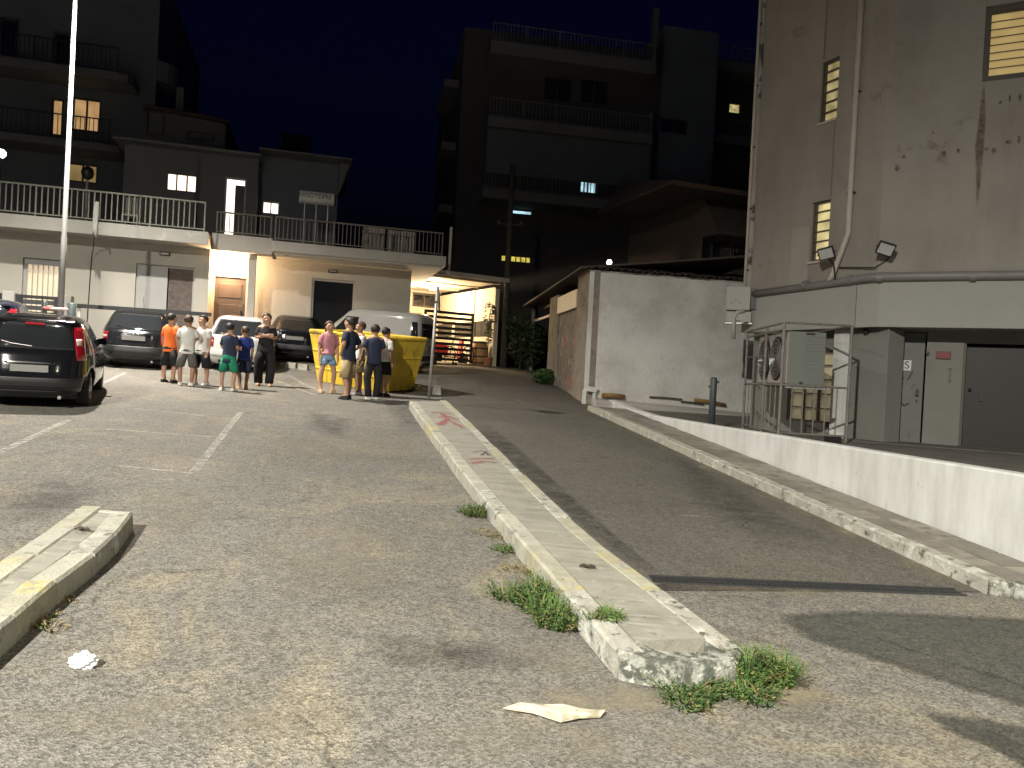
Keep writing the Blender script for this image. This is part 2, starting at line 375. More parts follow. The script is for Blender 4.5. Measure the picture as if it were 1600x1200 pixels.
# sand washed up round the island's nose
def fading(name, col, thresh, scale):
    m, t, b = nodes(name); N, L = t.nodes, t.links
    b.inputs['Base Color'].default_value = (*col, 1); b.inputs['Roughness'].default_value = .9
    tc = N.new('ShaderNodeTexCoord'); n = N.new('ShaderNodeTexNoise'); n.inputs['Scale'].default_value = scale; n.inputs['Detail'].default_value = 9; n.inputs['Roughness'].default_value = .72
    L.new(tc.outputs['Object'], n.inputs['Vector'])
    r = N.new('ShaderNodeMapRange'); r.inputs[1].default_value = thresh-.12; r.inputs[2].default_value = thresh+.25
    L.new(n.outputs[0], r.inputs[0]); at = N.new('ShaderNodeAttribute'); at.attribute_name = 'fade'
    mu = N.new('ShaderNodeMath'); mu.operation = 'MULTIPLY'; L.new(r.outputs[0], mu.inputs[0]); L.new(at.outputs['Fac'], mu.inputs[1])
    L.new(mu.outputs[0], b.inputs['Alpha']); return m
M_sand = fading('washed_sand', (.25, .215, .15), .50, 3.2)
M_stain_shade = fading('dark_stain_shade', (.035, .032, .028), .42, 4.0)  # dark colour for the oil stains and the painted kerb shadow
def drift(pts, m, name='sand_patch', dz=.004, inner=.5, vals=(.55, .42)):
    """soft ground patch, dense in the middle and fading out towards its rim"""
    P = [q if isinstance(q, Vector) else G(*q) for q in pts]; c = sum(P, Vector())/len(P); mb = MB(); k0 = mb.p(c.x, c.y, gz(c.x, c.y)+dz); nr = len(P)
    r1 = [mb.p(q.x, q.y, gz(q.x, q.y)+dz) for q in [lerp(c, p, inner) for p in P]]; r2 = [mb.p(q.x, q.y, gz(q.x, q.y)+dz) for q in P]
    for k in range(nr):
        j = (k+1) % nr; mb.face((k0, r1[k], r1[j])); mb.face((r1[k], r2[k], r2[j], r1[j]))
    o = mb.build(name, m); at = o.data.attributes.new('fade', 'FLOAT', 'POINT')
    at.data.foreach_set('value', [vals[0]] + [vals[1]]*nr + [0.0]*nr); o['kind'] = 'structure'
    return fixup(o)
for pts in (((760, 1078), (880, 1068), (960, 1060), (1060, 1075), (1120, 1098), (1050, 1118), (940, 1122), (830, 1110)),
            ((430, 800), (560, 790), (650, 830), (670, 930), (560, 970), (420, 940), (380, 860)),
            ((1160, 1020), (1240, 1030), (1320, 1090), (1240, 1140), (1130, 1110)),
            ((-40, 1110), (200, 1080), (560, 1090), (620, 1120), (480, 1165), (200, 1170), (-40, 1150)),
            ((380, 690), (520, 676), (700, 685), (720, 705), (690, 722), (520, 720), (400, 718)),
            ((205, 765), (300, 755), (350, 800), (290, 850), (215, 840)), ((590, 1130), (900, 1120), (1300, 1140), (1300, 1190), (900, 1200), (600, 1190)),
            ((720, 780), (760, 800), (860, 900), (830, 910), (760, 850), (715, 800)), ((880, 1000), (960, 1050), (900, 1060), (800, 1040), (790, 1000))):
    drift(pts, M_sand, vals=(1, .9) if pts[0] in ((760, 1078), (1160, 1020)) else (.5, .38))
def gutter(s0, s1, w_):
    """strip of dust lying along the foot of the right-hand kerb"""
    L_ = (K1-K0).length; kk = Vector((kd.y, -kd.x, 0)); a = [K0+kd*(s0+(s1-s0)*t/6) + kk*.22 for t in range(7)]; b = [K0+kd*(s0+(s1-s0)*t/6) - kk*w_*(.6+.4*math.sin(t*1.9+s0)) for t in range(6, -1, -1)]
    drift(a+b, M_sand, 'gutter_dust', .0052, .62, (.9, .8))
for q_ in range(5): gutter(.1+q_*2.1, 2.5+q_*2.1, .34)
drift(((1010, 912), (1100, 898), (1300, 905), (1450, 915), (1300, 938), (1100, 938)), M_sand, 'gutter_dust', .0052, .6, (.5, .4))
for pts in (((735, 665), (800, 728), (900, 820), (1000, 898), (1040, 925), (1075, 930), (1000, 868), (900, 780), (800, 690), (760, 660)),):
    drift(pts, M_stain_shade, 'painted_kerb_shadow', .0056, .6, (.8, .7))  # cast shadow of the island kerb, painted along its right edge
for pts in (((-30, 770), (90, 740), (200, 760), (120, 800), (0, 830)), ((560, 985), (760, 1000), (900, 1040), (740, 1060), (560, 1040)), ((590, 620), (700, 640), (690, 680), (620, 670)),
            ((1040, 700), (1200, 790), (1330, 860), (1200, 860), (1060, 770)), ((480, 640), (560, 655), (540, 690), (470, 670))):
    drift(pts, M_stain_shade, 'oil_stain', .0045)

def fading_asphalt(src, name):
    m = src.copy(); m.name = name; t = m.node_tree; N, L = t.nodes, t.links; b = t.nodes['Principled BSDF']
    at = N.new('ShaderNodeAttribute'); at.attribute_name = 'fade'; tc = N.new('ShaderNodeTexCoord'); n = N.new('ShaderNodeTexNoise'); n.inputs['Scale'].default_value = 5; n.inputs['Detail'].default_value = 8
    L.new(tc.outputs['Object'], n.inputs['Vector']); ad = N.new('ShaderNodeMath'); ad.operation = 'MULTIPLY_ADD'; L.new(at.outputs['Fac'], ad.inputs[0]); ad.inputs[1].default_value = 2.6; L.new(n.outputs[0], ad.inputs[2])
    r = N.new('ShaderNodeMapRange'); r.inputs[1].default_value = .65; r.inputs[2].default_value = 2.1; L.new(ad.outputs[0], r.inputs[0]); L.new(r.outputs[0], b.inputs['Alpha']); return m
M_patchf = fading_asphalt(M_patch, 'dark_patch_ragged')
for pts, v_ in zip(PATCHES, (.9, .45)): drift(pts, M_patchf, 'dark_patch', .004, .66, (v_, v_))
# painted parking lines, worn
M_line = worn_paint('worn_white_line', (.50, .48, .44), .47, 11, .5)
def pline(a, b, wd_=.1, m=M_line):
    A, B = G(*a), G(*b); d = (B-A); d.z = 0; d.normalize(); nn = Vector((-d.y, d.x, 0))*wd_/2
    k = max(1, int((B-A).length/2)); L_ = [lerp(A, B, i/k) for i in range(k+1)]
    if (A.y-YB)*(B.y-YB) < 0:
        t = (YB-A.y)/(B.y-A.y); L_ = sorted(L_+[lerp(A, B, t)], key=lambda q: (q-A).length)
    return ribbon('parking_line', [q+nn for q in L_], [q-nn for q in L_], m, .008)
pline((-60, 735), (108, 657)); pline((303, 738), (376, 645)); pline((165, 671), (338, 684), .06); pline((208, 639), (366, 655), .06)
pline((180, 728), (303, 741), .06); pline((160, 600), (196, 583)); pline((452, 587), (500, 612), .09); pline((420, 590), (492, 618), .09)
M_linef = worn_paint('faint_white_line', (.34, .32, .28), .5, 9, .45)
pline((640, 627), (930, 632), .12, M_linef); pline((800, 622), (880, 650), .12, M_linef); pline((820, 645), (905, 649), .12, M_linef)
pline((1060, 806), (1110, 809), .07, M_linef)

# ------------------------------------------------------------------ kerbs and islands
def stone(pa, pb, inn, wdt, h, m, parent, gap=.008, sink=.05, jit=.012):
    """one kerb stone from pa to pb (ground points of the top outer edge), inn = unit vector to the inside"""
    d = (pb-pa); d.z = 0; ln = d.length; d.normalize(); a = pa + d*gap; b = pb - d*gap
    j = random.uniform(-jit, jit); jo = random.uniform(-jit, jit)*.6; c = .018
    mb = MB(); rows = []
    for q in (a, b):
        sec = [(0.0-.012, -sink), (0.0, h-c+j), (c, h+j), (wdt-c, h+j*.7), (wdt, h-c+j*.7), (wdt, -sink)]
        rows.append([mb.p(q.x+inn.x*(u+jo), q.y+inn.y*(u+jo), gz(q.x, q.y)+zz) for u, zz in sec])
    for k in range(6): mb.face((rows[0][k], rows[0][(k+1) % 6], rows[1][(k+1) % 6], rows[1][k]))
    mb.face(rows[0][::-1]); mb.face(rows[1])
    return fixn(mb.build('kerb_stone', m, parent))
def kerb_run(pts, side, wdt, h, pick, parent, step=1.0):
    """stones along a polyline; side=+1 if the inside is to the left of travel"""
    dist = [0]
    for a, b in zip(pts, pts[1:]): dist.append(dist[-1] + (b-a).to_2d().length)
    def at(s):
        for k in range(len(pts)-1):
            if s <= dist[k+1]+1e-6: return lerp(pts[k], pts[k+1], (s-dist[k])/max(1e-6, dist[k+1]-dist[k]))
        return pts[-1]
    nst = max(1, round(dist[-1]/step))
    for k in range(nst):
        a, b = at(dist[-1]*k/nst), at(dist[-1]*(k+1)/nst); d = (b-a); d.z = 0; d.normalize()
        stone(a, b, Vector((-d.y, d.x, 0))*side, wdt, h, pick(k, nst), parent)
def slab_top(name, A, B, h, m, label=None):
    mb = MB(); st = []
    for a, b in zip(A, B): st.append([mb.p(a.x, a.y, gz(a.x, a.y)-.03), mb.p(a.x, a.y, gz(a.x, a.y)+h), mb.p(b.x, b.y, gz(b.x, b.y)+h), mb.p(b.x, b.y, gz(b.x, b.y)-.03)])
    for p, q in zip(st, st[1:]):
        for k in range(4): mb.face((p[k], p[(k+1) % 4], q[(k+1) % 4], q[k]))
    mb.face(st[0][::-1]); mb.face(st[-1]); return fixn(mb.build(name, m))
def resample(P, n):
    d = [0]
    for a, b in zip(P, P[1:]): d.append(d[-1]+(b-a).length)
    out = []
    for i in range(n):
        s = d[-1]*i/(n-1); k = max(j for j in range(len(d)) if d[j] <= s+1e-6); k = min(k, len(P)-2)
        out.append(lerp(P[k], P[k+1], (s-d[k])/max(1e-6, d[k+1]-d[k])))
    return out
kw = .16
Lr, Rr_ = resample(IL, 16), resample(IR, 16)
inL = []; inR = []
for a, b in zip(Lr, Rr_):
    d = (b-a); d.z = 0; d.normalize(); inL.append(a+d*kw); inR.append(b-d*kw)
inL[0] = inL[0] + (inL[1]-inL[0])*.18; inR[0] = inR[0] + (inR[1]-inR[0])*.18
core = slab_top('traffic_island', inL, inR, KH-.006, M_conc); core['kind'] = 'structure'
def pickL(k, n):
    return [M_kerbg, M_kerby, M_kerbw, M_kerbg, M_kerbw, M_kerbw, M_kerbw, M_kerbw, M_kerby, M_kerbw, M_kerbw, M_kerbw, M_kerbw, M_kerbw, M_kerbw][k % 15]
def pickR(k, n):
    return [M_kerbg, M_kerby, M_kerby, M_kerbg, M_kerby, M_kerbg, M_kerby, M_kerbg, M_kerbg, M_kerby][k % 10]
kerb_run(IL, -1, kw, KH, pickL, core, .95)
kerb_run(IR, 1, kw, KH, pickR, core, .95)
# rounded nose of the island, towards the camera: two curved end stones
NS = [IL[0], G(1004, 1026, KH), G(1060, 1034, KH), G(1120, 1036, KH), G(1152, 1028, KH), IR[0]]
mid = 2
def nose(P, m):
    mb = MB(); A = []; cc = (inL[0]+inR[0])/2
    for q in P:
        d = (cc-q); d.z = 0; d.normalize()
        if q in (IL[0], IR[0]): d = ((inL[0] if q == IL[0] else inR[0])-q); d.z = 0
        else: d = d*.17
        j = random.uniform(-.008, .008)
        A.append([mb.p(q.x+d.x*u, q.y+d.y*u, gz(q.x, q.y)+zz+(j if zz > 0 else 0)) for u, zz in ((-.08, -.05), (-.02, KH-.03), (.1, KH-.002), (1.0, KH-.004), (1.0, -.05))])
    for p, q in zip(A, A[1:]):
        for k in range(5): mb.face((p[k], p[(k+1) % 5], q[(k+1) % 5], q[k]))
    mb.face(A[0][::-1]); mb.face(A[-1]); return fixn(mb.build('kerb_stone', m, core))
nose(NS[:4], M_kerbm); nose(NS[3:], M_kerbm)

# left traffic island
LI_R = [G(px, py, KH) for px, py in ((-60, 1030), (0, 985), (35, 952), (67, 922), (110, 892), (150, 862), (187, 828), (209, 799))]
LI_L = [G(px, py, KH) for px, py in ((-160, 985), (-70, 925), (0, 876), (35, 853), (65, 833), (95, 813), (125, 792))]
lr, ll = resample(LI_R, 12), resample(LI_L, 12); a_, b_ = [], []
for p, q in zip(ll, lr):
    d = (q-p); d.z = 0; d.normalize(); a_.append(p+d*.17); b_.append(q-d*.17)
core2 = slab_top('traffic_island', a_, b_, KH-.006, M_conc); core2['kind'] = 'structure'
kerb_run(LI_R, 1, .17, KH, lambda k, n: [M_kerbw, M_kerby, M_kerbw, M_kerbg, M_kerbw, M_kerbw][k % 6], core2, .55)
kerb_run(LI_L, -1, .17, KH, lambda k, n: [M_kerbw, M_kerby, M_kerbw, M_kerby][k % 4], core2, .6)
kerb_run([LI_L[-1], G(150, 788, KH), G(185, 790, KH), LI_R[-1]], -1, .10, KH, lambda k, n: M_kerbw, core2, .5)

# right-hand pavement: kerb stones, slabs between kerb and white wall
PH = .13
kn = Vector((kd.y, -kd.x, 0))               # towards the wall
sA = [K0 - kd*.05 + kd*s for s in [i*(K1-K0).length/14 for i in range(15)]]
near_curve = [G(1760, 960), G(1660, 948), G(1590, 937)]
pv = slab_top('pavement', [q + kn*.17 for q in sA], [q + kn*.80 for q in sA], PH-.05, M_pave); pv['kind'] = 'structure'
kerb_run(sA, -1, .17, PH, lambda k, n: M_kerbg if k in (0,) else [M_kerbw, M_kerbg, M_kerbw][k % 3] if k > 5 else M_kerbg, pv, 1.0)
kerb_run(near_curve + [sA[0]], -1, .17, PH, lambda k, n: M_kerbm, pv, .7)
mb = MB(); mb.face([mb.p(q.x, q.y, gz(q.x, q.y)+PH-.012) for q in (near_curve[0]+Vector((.1, .15, 0)), near_curve[0]+Vector((.3, 1.2, 0)), sA[0]+kn*.9+kd*.2, sA[0]+kn*.17, near_curve[2]+Vector((0, .16, 0)))]); fixup(mb.build('corner_infill', M_pave, pv))
tot = (sA[-1]-sA[0]).length; s = 0.02
while s < tot-.4:                            # paving slabs as pieces
    ln = .40; a, b = sA[0]+kd*s, sA[0]+kd*(s+ln-.028)
    for u0, u1 in ((.185, .50), (.512, .86)):
        j = random.uniform(-.006, .006); mb = MB()
        P4 = [a+kn*u0, b+kn*u0, b+kn*u1, a+kn*u1]
        mb.hexa([(q.x, q.y, gz(q.x, q.y)+PH-.055) for q in P4], [(q.x, q.y, gz(q.x, q.y)+PH-.006+j) for q in P4])
        fixn(mb.build('paving_slab', random.choice(M_paves), pv))
    s += ln

# white retaining wall: level top, foot on the sloping pavement
WT = 1.235
wn = Vector((wd.y, -wd.x, 0))
mb = MB(); prev = None; near = W0 - wd*6.0; Ltot = (W1-near).length
for k in range(13):
    q = near + wd*(Ltot*k/12); zb = gz(q.x, q.y)-.1; zt = max(WT, gz(q.x, q.y)+.16) + .004*math.sin(k*2.1)
    sec = [mb.p(q.x, q.y, zb), mb.p(q.x, q.y, zt-.02), mb.p(q.x+wn.x*.02, q.y+wn.y*.02, zt), mb.p(q.x+wn.x*.2, q.y+wn.y*.2, zt), mb.p(q.x+wn.x*.22, q.y+wn.y*.22, zt-.02), mb.p(q.x+wn.x*.22, q.y+wn.y*.22, zb)]
    if prev:
        for i in range(6): mb.face((prev[i], prev[(i+1) % 6], sec[(i+1) % 6], sec[i]))
    else: mb.face(sec[::-1])
    prev = sec
mb.face(prev); o = fixn(mb.build('retaining_wall', M_white)); solo(o, 'long low whitewashed retaining wall beside the ramp pavement', 'wall')

# yard behind the wall, level
YZ = 1.045
y0 = W0 - wd*6 + wn*.23; y1 = W1 + wn*.23
M_yard = mat('yard_concrete', (.10, .095, .085), .9, .25, 2, .3, 40)
mb = MB(); mb.prism([(y0.x, y0.y), (y0.x+30, y0.y), (y1.x+30, 16.6), (lerp(y0, y1, .80).x, 16.6)], .0, YZ)
tag(fixn(mb.build('yard_floor', M_yard)), kind='structure')

# drain across the foot of the ramp
da, db = G(1018, 906), G(1500, 926); dd = (db-da); dd.z = 0; dl = dd.length; dd.normalize(); dn = Vector((-dd.y, dd.x, 0))
dt = thing('drain_grate', 'long dark slotted drain grate across the foot of the ramp', 'drain', gp(*((da+db)/2).to_2d()))
mb = MB()
for u0, u1 in ((-.085, -.065), (.065, .085)):
    P4 = [da+dn*u0, db+dn*u0, db+dn*u1, da+dn*u1]; mb.hexa([(q.x, q.y, gz(q.x, q.y)-.02) for q in P4], [(q.x, q.y, gz(q.x, q.y)+.014) for q in P4])
fixn(mb.build('grate_frame', M_dark, dt))
mb = MB(); P4 = [da-dn*.065, db-dn*.065, db+dn*.065, da+dn*.065]; mb.face([mb.p(q.x, q.y, gz(q.x, q.y)+.006) for q in P4]); fixup(mb.build('channel_bottom', M_black, dt))
mb = MB(); k = 0
while k*.05 < dl-.05:
    q = da+dd*(.02+k*.05); mb.M = Matrix.Translation((q.x, q.y, gz(q.x, q.y))) @ Matrix.Rotation(math.atan2(dd.y, dd.x)+R(18), 4, 'Z')
    mb.box(-.007, .007, -.06, .06, .007, .013); k += 1
tag(mb.build('grate_bars', M_dark, dt), kind='stuff')
#@@LAMPS
def street_lamp(label, base, height, arm_dir, arm, watts, col, spread, blend, tilt=0, r=.068):
    t = thing('street_lamp', label, 'street lamp', base)
    b = Vector(base); top = b + Vector((0, 0, height)); a = Vector((*arm_dir, 0)).normalized()
    MB().tube([b, b+Vector((0, 0, height*.32)), b+Vector((0, 0, height*.33)), top], [r, r*.92, r*.8, r*.55], 16).build('post', M_pole, t, True)
    MB().box(b.x-.16, b.x+.16, b.y-.16, b.y+.16, b.z-.03, b.z+.02).build('base_plate', M_dark, t)
    MB().tube([top-Vector((0, 0, .02)), top+a*arm*.5+Vector((0, 0, .12)), top+a*arm+Vector((0, 0, .15))], .035, 10).build('arm', M_pole, t, True)
    hc = top + a*(arm+.25) + Vector((0, 0, .15)); M = Matrix.Translation(hc) @ Matrix.Rotation(math.atan2(a.y, a.x), 4, 'Z')
    hd = MB(M).hexa([(-.32, -.13, -.02), (.34, -.13, -.02), (.34, .13, -.02), (-.32, .13, -.02)], [(-.25, -.09, .08), (.26, -.09, .06), (.26, .09, .06), (-.25, .09, .08)]).build('lamp_head', M_pole, t, False, .01)
    MB(M).box(-.2, .28, -.10, .10, -.035, -.021).build('lamp_lens', emit('street_lens', (1, .95, .85), 8), hd)
    ld = bpy.data.lights.new('street_light', 'SPOT'); ld.shadow_soft_size = .16; ld.energy = watts; ld.color = col
    ld.spot_size = R(spread); ld.spot_blend = blend
    lo = bpy.data.objects.new('street_light', ld); COL.objects.link(lo); lo.location = hc - Vector((0, 0, .05)); lo.rotation_euler = (a*math.sin(R(tilt)) - Vector((0, 0, math.cos(R(tilt))))).to_track_quat('-Z', 'Y').to_euler(); attach(lo, t)
    return t
pb = atY(93, 520, 17.4)
street_lamp('tall pale lamp post standing behind the black hatchback', gp(pb.x, pb.y), 9.2, (.45, -1), 1.0, LAMP_A, (1, .93, .82), 134, .8, tilt=8)
street_lamp('lamp post behind the viewer on the left', gp(-8.0, -11.5), 13.5, (.5, 1), 1.2, LAMP_B, (1, .96, .84), 176, .8)
street_lamp('lamp post behind the viewer on the right', gp(7.0, -7.0), 10.0, (-.5, 1), 1.2, LAMP_C, (1, .93, .72), 172, .9)
#@@BUILDINGS
def railing(fr, parent, x0, x1, y, z0, h, mrail, step=.13, r=.011, name='railing', stuff=False, top=.03):
    mb = MB(fr.M); mb.box(x0, x1, y-top*.8, y+top*.8, z0+h-top*1.4, z0+h); mb.box(x0, x1, y-.012, y+.012, z0+.06, z0+.09)
    npost = max(1, round((x1-x0)/1.5))
    for k in range(npost+1):
        xx = x0+.02 + (x1-x0-.04)*k/npost; mb.box(xx-.018, xx+.018, y-.017, y+.017, z0, z0+h-top*1.4)
    rl = mb.build(name, mrail, parent)
    nb = int((x1-x0)/step)
    if stuff:
        mb = MB(fr.M)
        for k in range(1, nb): mb.box(x0+k*step-r, x0+k*step+r, y-r, y+r, z0+.09, z0+h-top*1.4)
        tag(mb.build('balusters', mrail, rl), kind='stuff'); return rl
    base = None
    for k in range(1, nb):
        if base is None:
            base = MB(fr.M).box(x0+step-r, x0+step+r, y-r, y+r, z0+.09, z0+h-top*1.4).build('baluster', mrail, rl)
        else:
            c = base.copy(); COL.objects.link(c); c.parent = rl; c.matrix_basis = Matrix.Translation(fr.M.to_3x3() @ Vector((step*(k-1), 0, 0)))
    return rl

# ---- terrace house on the left
hr = atY(643, 560, 24.6)
LH = Fr((hr.x, hr.y, gz(hr.x, hr.y)), az=75)
house = thing('terrace_house', 'cream single-storey house with roof terrace and lit porch behind the parked cars', 'house', LH.o)
XL = LH.x(-120, 450)                          # runs out of the frame
SB = LH.z(320, 382, -.9); ST = LH.z(320, 362, -.9)     # slab underside and top
xw = LH.x(327, 420)
def rect(fr, a, b, y=0.0):
    xa, za = fr.h(*a, y); xb, zb = fr.h(*b, y); return (min(xa, xb), max(xa, xb), min(za, zb), max(za, zb))
d1 = rect(LH, (36, 402), (92, 520)); d2 = rect(LH, (213, 411), (300, 520))
d1 = (d1[0], d1[1], -.0+LH.z(36, 402)-2.35-LH.o.z+LH.o.z, d1[3]); d2 = (d2[0], d2[1], d2[3]-2.2, d2[3])
mb = MB(LH.M); wall(mb, XL, xw, -.6, SB, [d1, d2], 0, .22); mb.quad((xw, 0, -.6), (xw, 1.2, -.6), (xw, 1.2, SB), (xw, 0, SB))
mb.build('wall', M_cream, house)
# back plane of the porch side
YP = .95
ent = rect(LH, (336, 431), (381, 520), YP); ent = (ent[0], ent[1], ent[3]-2.15, ent[3])
d3 = rect(LH, (488, 434), (552, 520), YP); d3 = (d3[0], d3[1], d3[3]-2.1, d3[3])
xr = LH.x(643, 430, YP)
mb = MB(LH.M); wall(mb, xw, xr, -.6, SB, [ent, d3], YP, .15); mb.quad((xr, YP, -.6), (xr, 9, -.6), (xr, 9, SB), (xr, YP, SB))
mb.build('wall', M_cream, house)
xa, xb = LH.x(388, 430, .1), LH.x(399, 430, .1); MB(LH.M).box(xa, xb, .1, .42, -.6, SB).build('pillar', M_slab2, house)
# doors
f = window(LH, house, d1[0], d1[1], d1[2], d1[3], .16, M_frame_w, M_pane_l, 'door', .07, 0)
for k in range(7):
    xc = d1[0]+.1+(d1[1]-d1[0]-.2)*k/6; MB(LH.M).box(xc-.012, xc+.012, .08, .105, d1[2]+.1, d1[3]-.1).build('grille_bar', M_frame_w, f)
MB(LH.M).box(d1[0]+.05, d1[1]-.05, .02, .1, d1[3]-.17, d1[3]-.03).build('roller_housing', M_frame_w, f)
f = window(LH, house, d2[0], d2[1], d2[2], d2[3], .14, M_frame_w, M_glass, 'door', .06, 1)
xm = (d2[0]+d2[1])/2+.05; MB(LH.M).box(d2[0]+.06, xm, .05, .085, d2[2]+.05, d2[3]-.06).build('sliding_shutter', M_frame_w, f)
M_curt = mat('curtain_brown', (.13, .105, .095), .9, .35, 9)
MB(LH.M).box(xm+.03, d2[1]-.06, .10, .13, d2[2]+.1, d2[3]-.07).build('curtain', M_curt, f)
f = MB(LH.M).box(ent[0], ent[1], YP+.08, YP+.13, ent[2], ent[3]).build('door', M_doorbr, house)
for k in range(3): MB(LH.M).box(ent[0]+.12, ent[1]-.12, YP+.06, YP+.085, ent[2]+.2+.65*k, ent[2]+.65+.65*k).build('door_panel', M_doorbr, f, False, .01)
MB(LH.M).box(ent[1]-.13, ent[1]-.09, YP+.0, YP+.08, ent[2]+1.0, ent[2]+1.12).build('handle', M_chrome, f)
window(LH, house, d3[0], d3[1], d3[2], d3[3], YP+.12, M_frame_w, M_glass, 'door', .07, 0)
# porch lamp, lit
lx, lz = LH.h(355, 414, YP-.14)
pl = MB(LH.M).lathe([(.05, -.02), (.06, .02), (.11, .08), (.12, .16), (.09, .25), (.03, .28)], (lx, YP-.14, lz-.13), (0, 0, 1), 16).build('porch_lamp', emit('porch_globe', (1, .72, .35), 14, .05), house, True)
MB(LH.M).box(lx-.05, lx+.05, YP-.08, YP-.002, lz-.05, lz+.06).build('wall_bracket', M_dark, pl)
def point(name, p, watts, col, r, parent):
    ld = bpy.data.lights.new(name, 'POINT'); ld.energy = watts; ld.color = col; ld.shadow_soft_size = r
    lo = bpy.data.objects.new(name, ld); COL.objects.link(lo); lo.location = p; attach(lo, parent); return lo
point('porch_light', LH.w(lx, YP-.45, lz-.02), 360, (1, .62, .32), .12, house)
for px, py, y in ((258, 397, 0), (520, 424, YP)):
    x, z = LH.h(px, py, y); wl = MB(LH.M).box(x-.15, x+.15, y-.07, y-.002, z-.055, z+.055).build('wall_lamp', M_dark, house, False, .03)
    MB(LH.M).box(x-.11, x+.11, y-.085, y-.072, z-.03, z+.03).build('lamp_lens', M_frame_w, wl)
# slabs
xs1 = LH.x(325, 375, -.9); MB(LH.M).box(XL, xs1, -.9, 6, SB, ST).build('terrace_slab', M_slab, house, False, .015)
xs2 = LH.x(426, 380, -.1); MB(LH.M).box(xs1+.003, xs2, -.12, 6, SB-.02, LH.z(400, 370, -.1)).build('terrace_slab', M_slab2, house, False, .015)
xs3 = LH.x(697, 410, -.35); z3b, z3t = LH.z(560, 404, -.35), LH.z(560, 388, -.35)
MB(LH.M).box(xs2+.003, xs3, -.35, 6, z3b, z3t).build('terrace_slab', M_slab2, house, False, .015)
MB(LH.M).box(xs2+.1, xs3-.08, -.28, 5.9, z3b-.06, z3b-.002).build('soffit_trim', M_cream, house)
railing(LH, house, XL, LH.x(321, 340, -.85), -.84, ST, LH.z(150, 315, -.85)-LH.z(150, 357, -.85)+.12, M_rail, .145, .014)
zc = LH.z(400, 370, -.1); railing(LH, house, xs1+.1, xs2-.05, -.04, zc, LH.z(370, 333, -.05)-LH.z(370, 368, -.05), M_rail2, .125)
railing(LH, house, xs2+.05, xs3-.12, -.28, z3t, LH.z(560, 349, -.3)-LH.z(560, 387, -.3), M_rail2, .125)
# set-back upper storey
YU = 4.2
ux0, ux1 = LH.x(192, 300, YU), LH.x(402, 300, YU); uz = LH.z(300, 236, YU)
w1 = rect(LH, (260, 268), (307, 302), YU); w2 = rect(LH, (352, 276), (382, 350), YU); w2 = (w2[0], w2[1], ST+.02, w2[3])
mb = MB(LH.M); wall(mb, ux0, ux1, ST, uz, [w1, w2], YU, .15); mb.quad((ux1, YU, ST), (ux1, 9, ST), (ux1, 9, uz), (ux1, YU, uz)); mb.build('upper_wall', M_apt3, house)
M_curtw = emit('lit_curtain', (1, .84, .68), 1.7, .2, 5)
f = window(LH, house, *w1, YU+.1, M_frame_b, M_curtw, 'window', .05, 2)
f = window(LH, house, *w2, YU+.1, M_frame_w, M_whitew, 'door', .06, 0); x_, z_ = LH.h(372, 318, YU)
MB(LH.M).box(x_-.12, w2[1]-.06, YU+.02, YU+.07, ST+.1, w2[3]-.25).build('open_shutter', M_frame_b, f)
MB(LH.M).box(ux0-.3, ux1+.1, YU-.5, 9, uz, LH.z(300, 227, YU-.5)).build('roof_slab', M_apt3, house)
YU2 = 4.8
vx0, vx1 = ux1+.004, LH.x(528, 300, YU2); vz = LH.z(470, 250, YU2); w3 = rect(LH, (410, 313), (436, 336), YU2)
mb = MB(LH.M); wall(mb, vx0, vx1, ST, vz, [w3], YU2, .15); mb.quad((vx1, YU2, ST), (vx1, 10, ST), (vx1, 10, vz), (vx1, YU2, vz)); mb.build('upper_wall', M_aptl, house)
window(LH, house, *w3, YU2+.1, M_frame_w, M_whitew, 'window', .05, 1)
ex = LH.x(551, 245, YU2-.9); ez = LH.z(480, 239, YU2-.9)
MB(LH.M).hexa([(vx0, YU2-.9, vz), (ex, YU2-.9, vz), (ex, 10, vz), (vx0, 10, vz)], [(vx0, YU2-.9, ez), (ex, YU2-.9, ez), (ex, 10, ez), (vx0, 10, ez)]).build('roof_slab', M_apt3, house)
bx = vx1; MB(LH.M).hexa([(bx+.002, YU2-.3, vz-1.1), (bx+.05, YU2-.3, vz-1.1), (bx+.05, YU2-.1, vz-1.1), (bx+.002, YU2-.1, vz-1.1)], [(bx+.002, YU2-.3, vz-.002), (ex-.05, YU2-.3, vz-.002), (ex-.05, YU2-.1, vz-.002), (bx+.002, YU2-.1, vz-.002)]).build('roof_bracket', M_apt3, house)
# solar water tank with lettering
tx0, tz0 = LH.h(468, 298, 2.2); tx1, tz1 = LH.h(522, 322, 2.2); tr = (tz0-tz1)/2+.02; tzc = (tz0+tz1)/2
tank = thing('water_heater_tank', 'horizontal white solar water tank with dark lettering on the terrace', 'water tank', LH.w((tx0+tx1)/2, 2.2, ST))
MB(LH.M).lathe([(tr*.9, 0), (tr, .05), (tr, tx1-tx0-.05), (tr*.9, tx1-tx0)], (tx0, 2.2, tzc), (1, 0, 0), 24).build('tank', mat('tank_paint', (.7, .7, .65), .5, .06, 2), tank, True)
MB(LH.M).lathe([(tr*.93, 0), (tr*.8, .05)], (tx1+.002, 2.2, tzc), (1, 0, 0), 24).build('end_cap', M_dark, tank)
for xx in (tx0+.2, (tx0+tx1)/2, tx1-.2):
    for yy in (1.95, 2.45): MB(LH.M).tube([(xx, yy, ST-.02), (xx, 2.2 + (yy-2.2)*.6, tzc-tr*.75)], .022, 6).build('stand_leg', M_steel, tank)
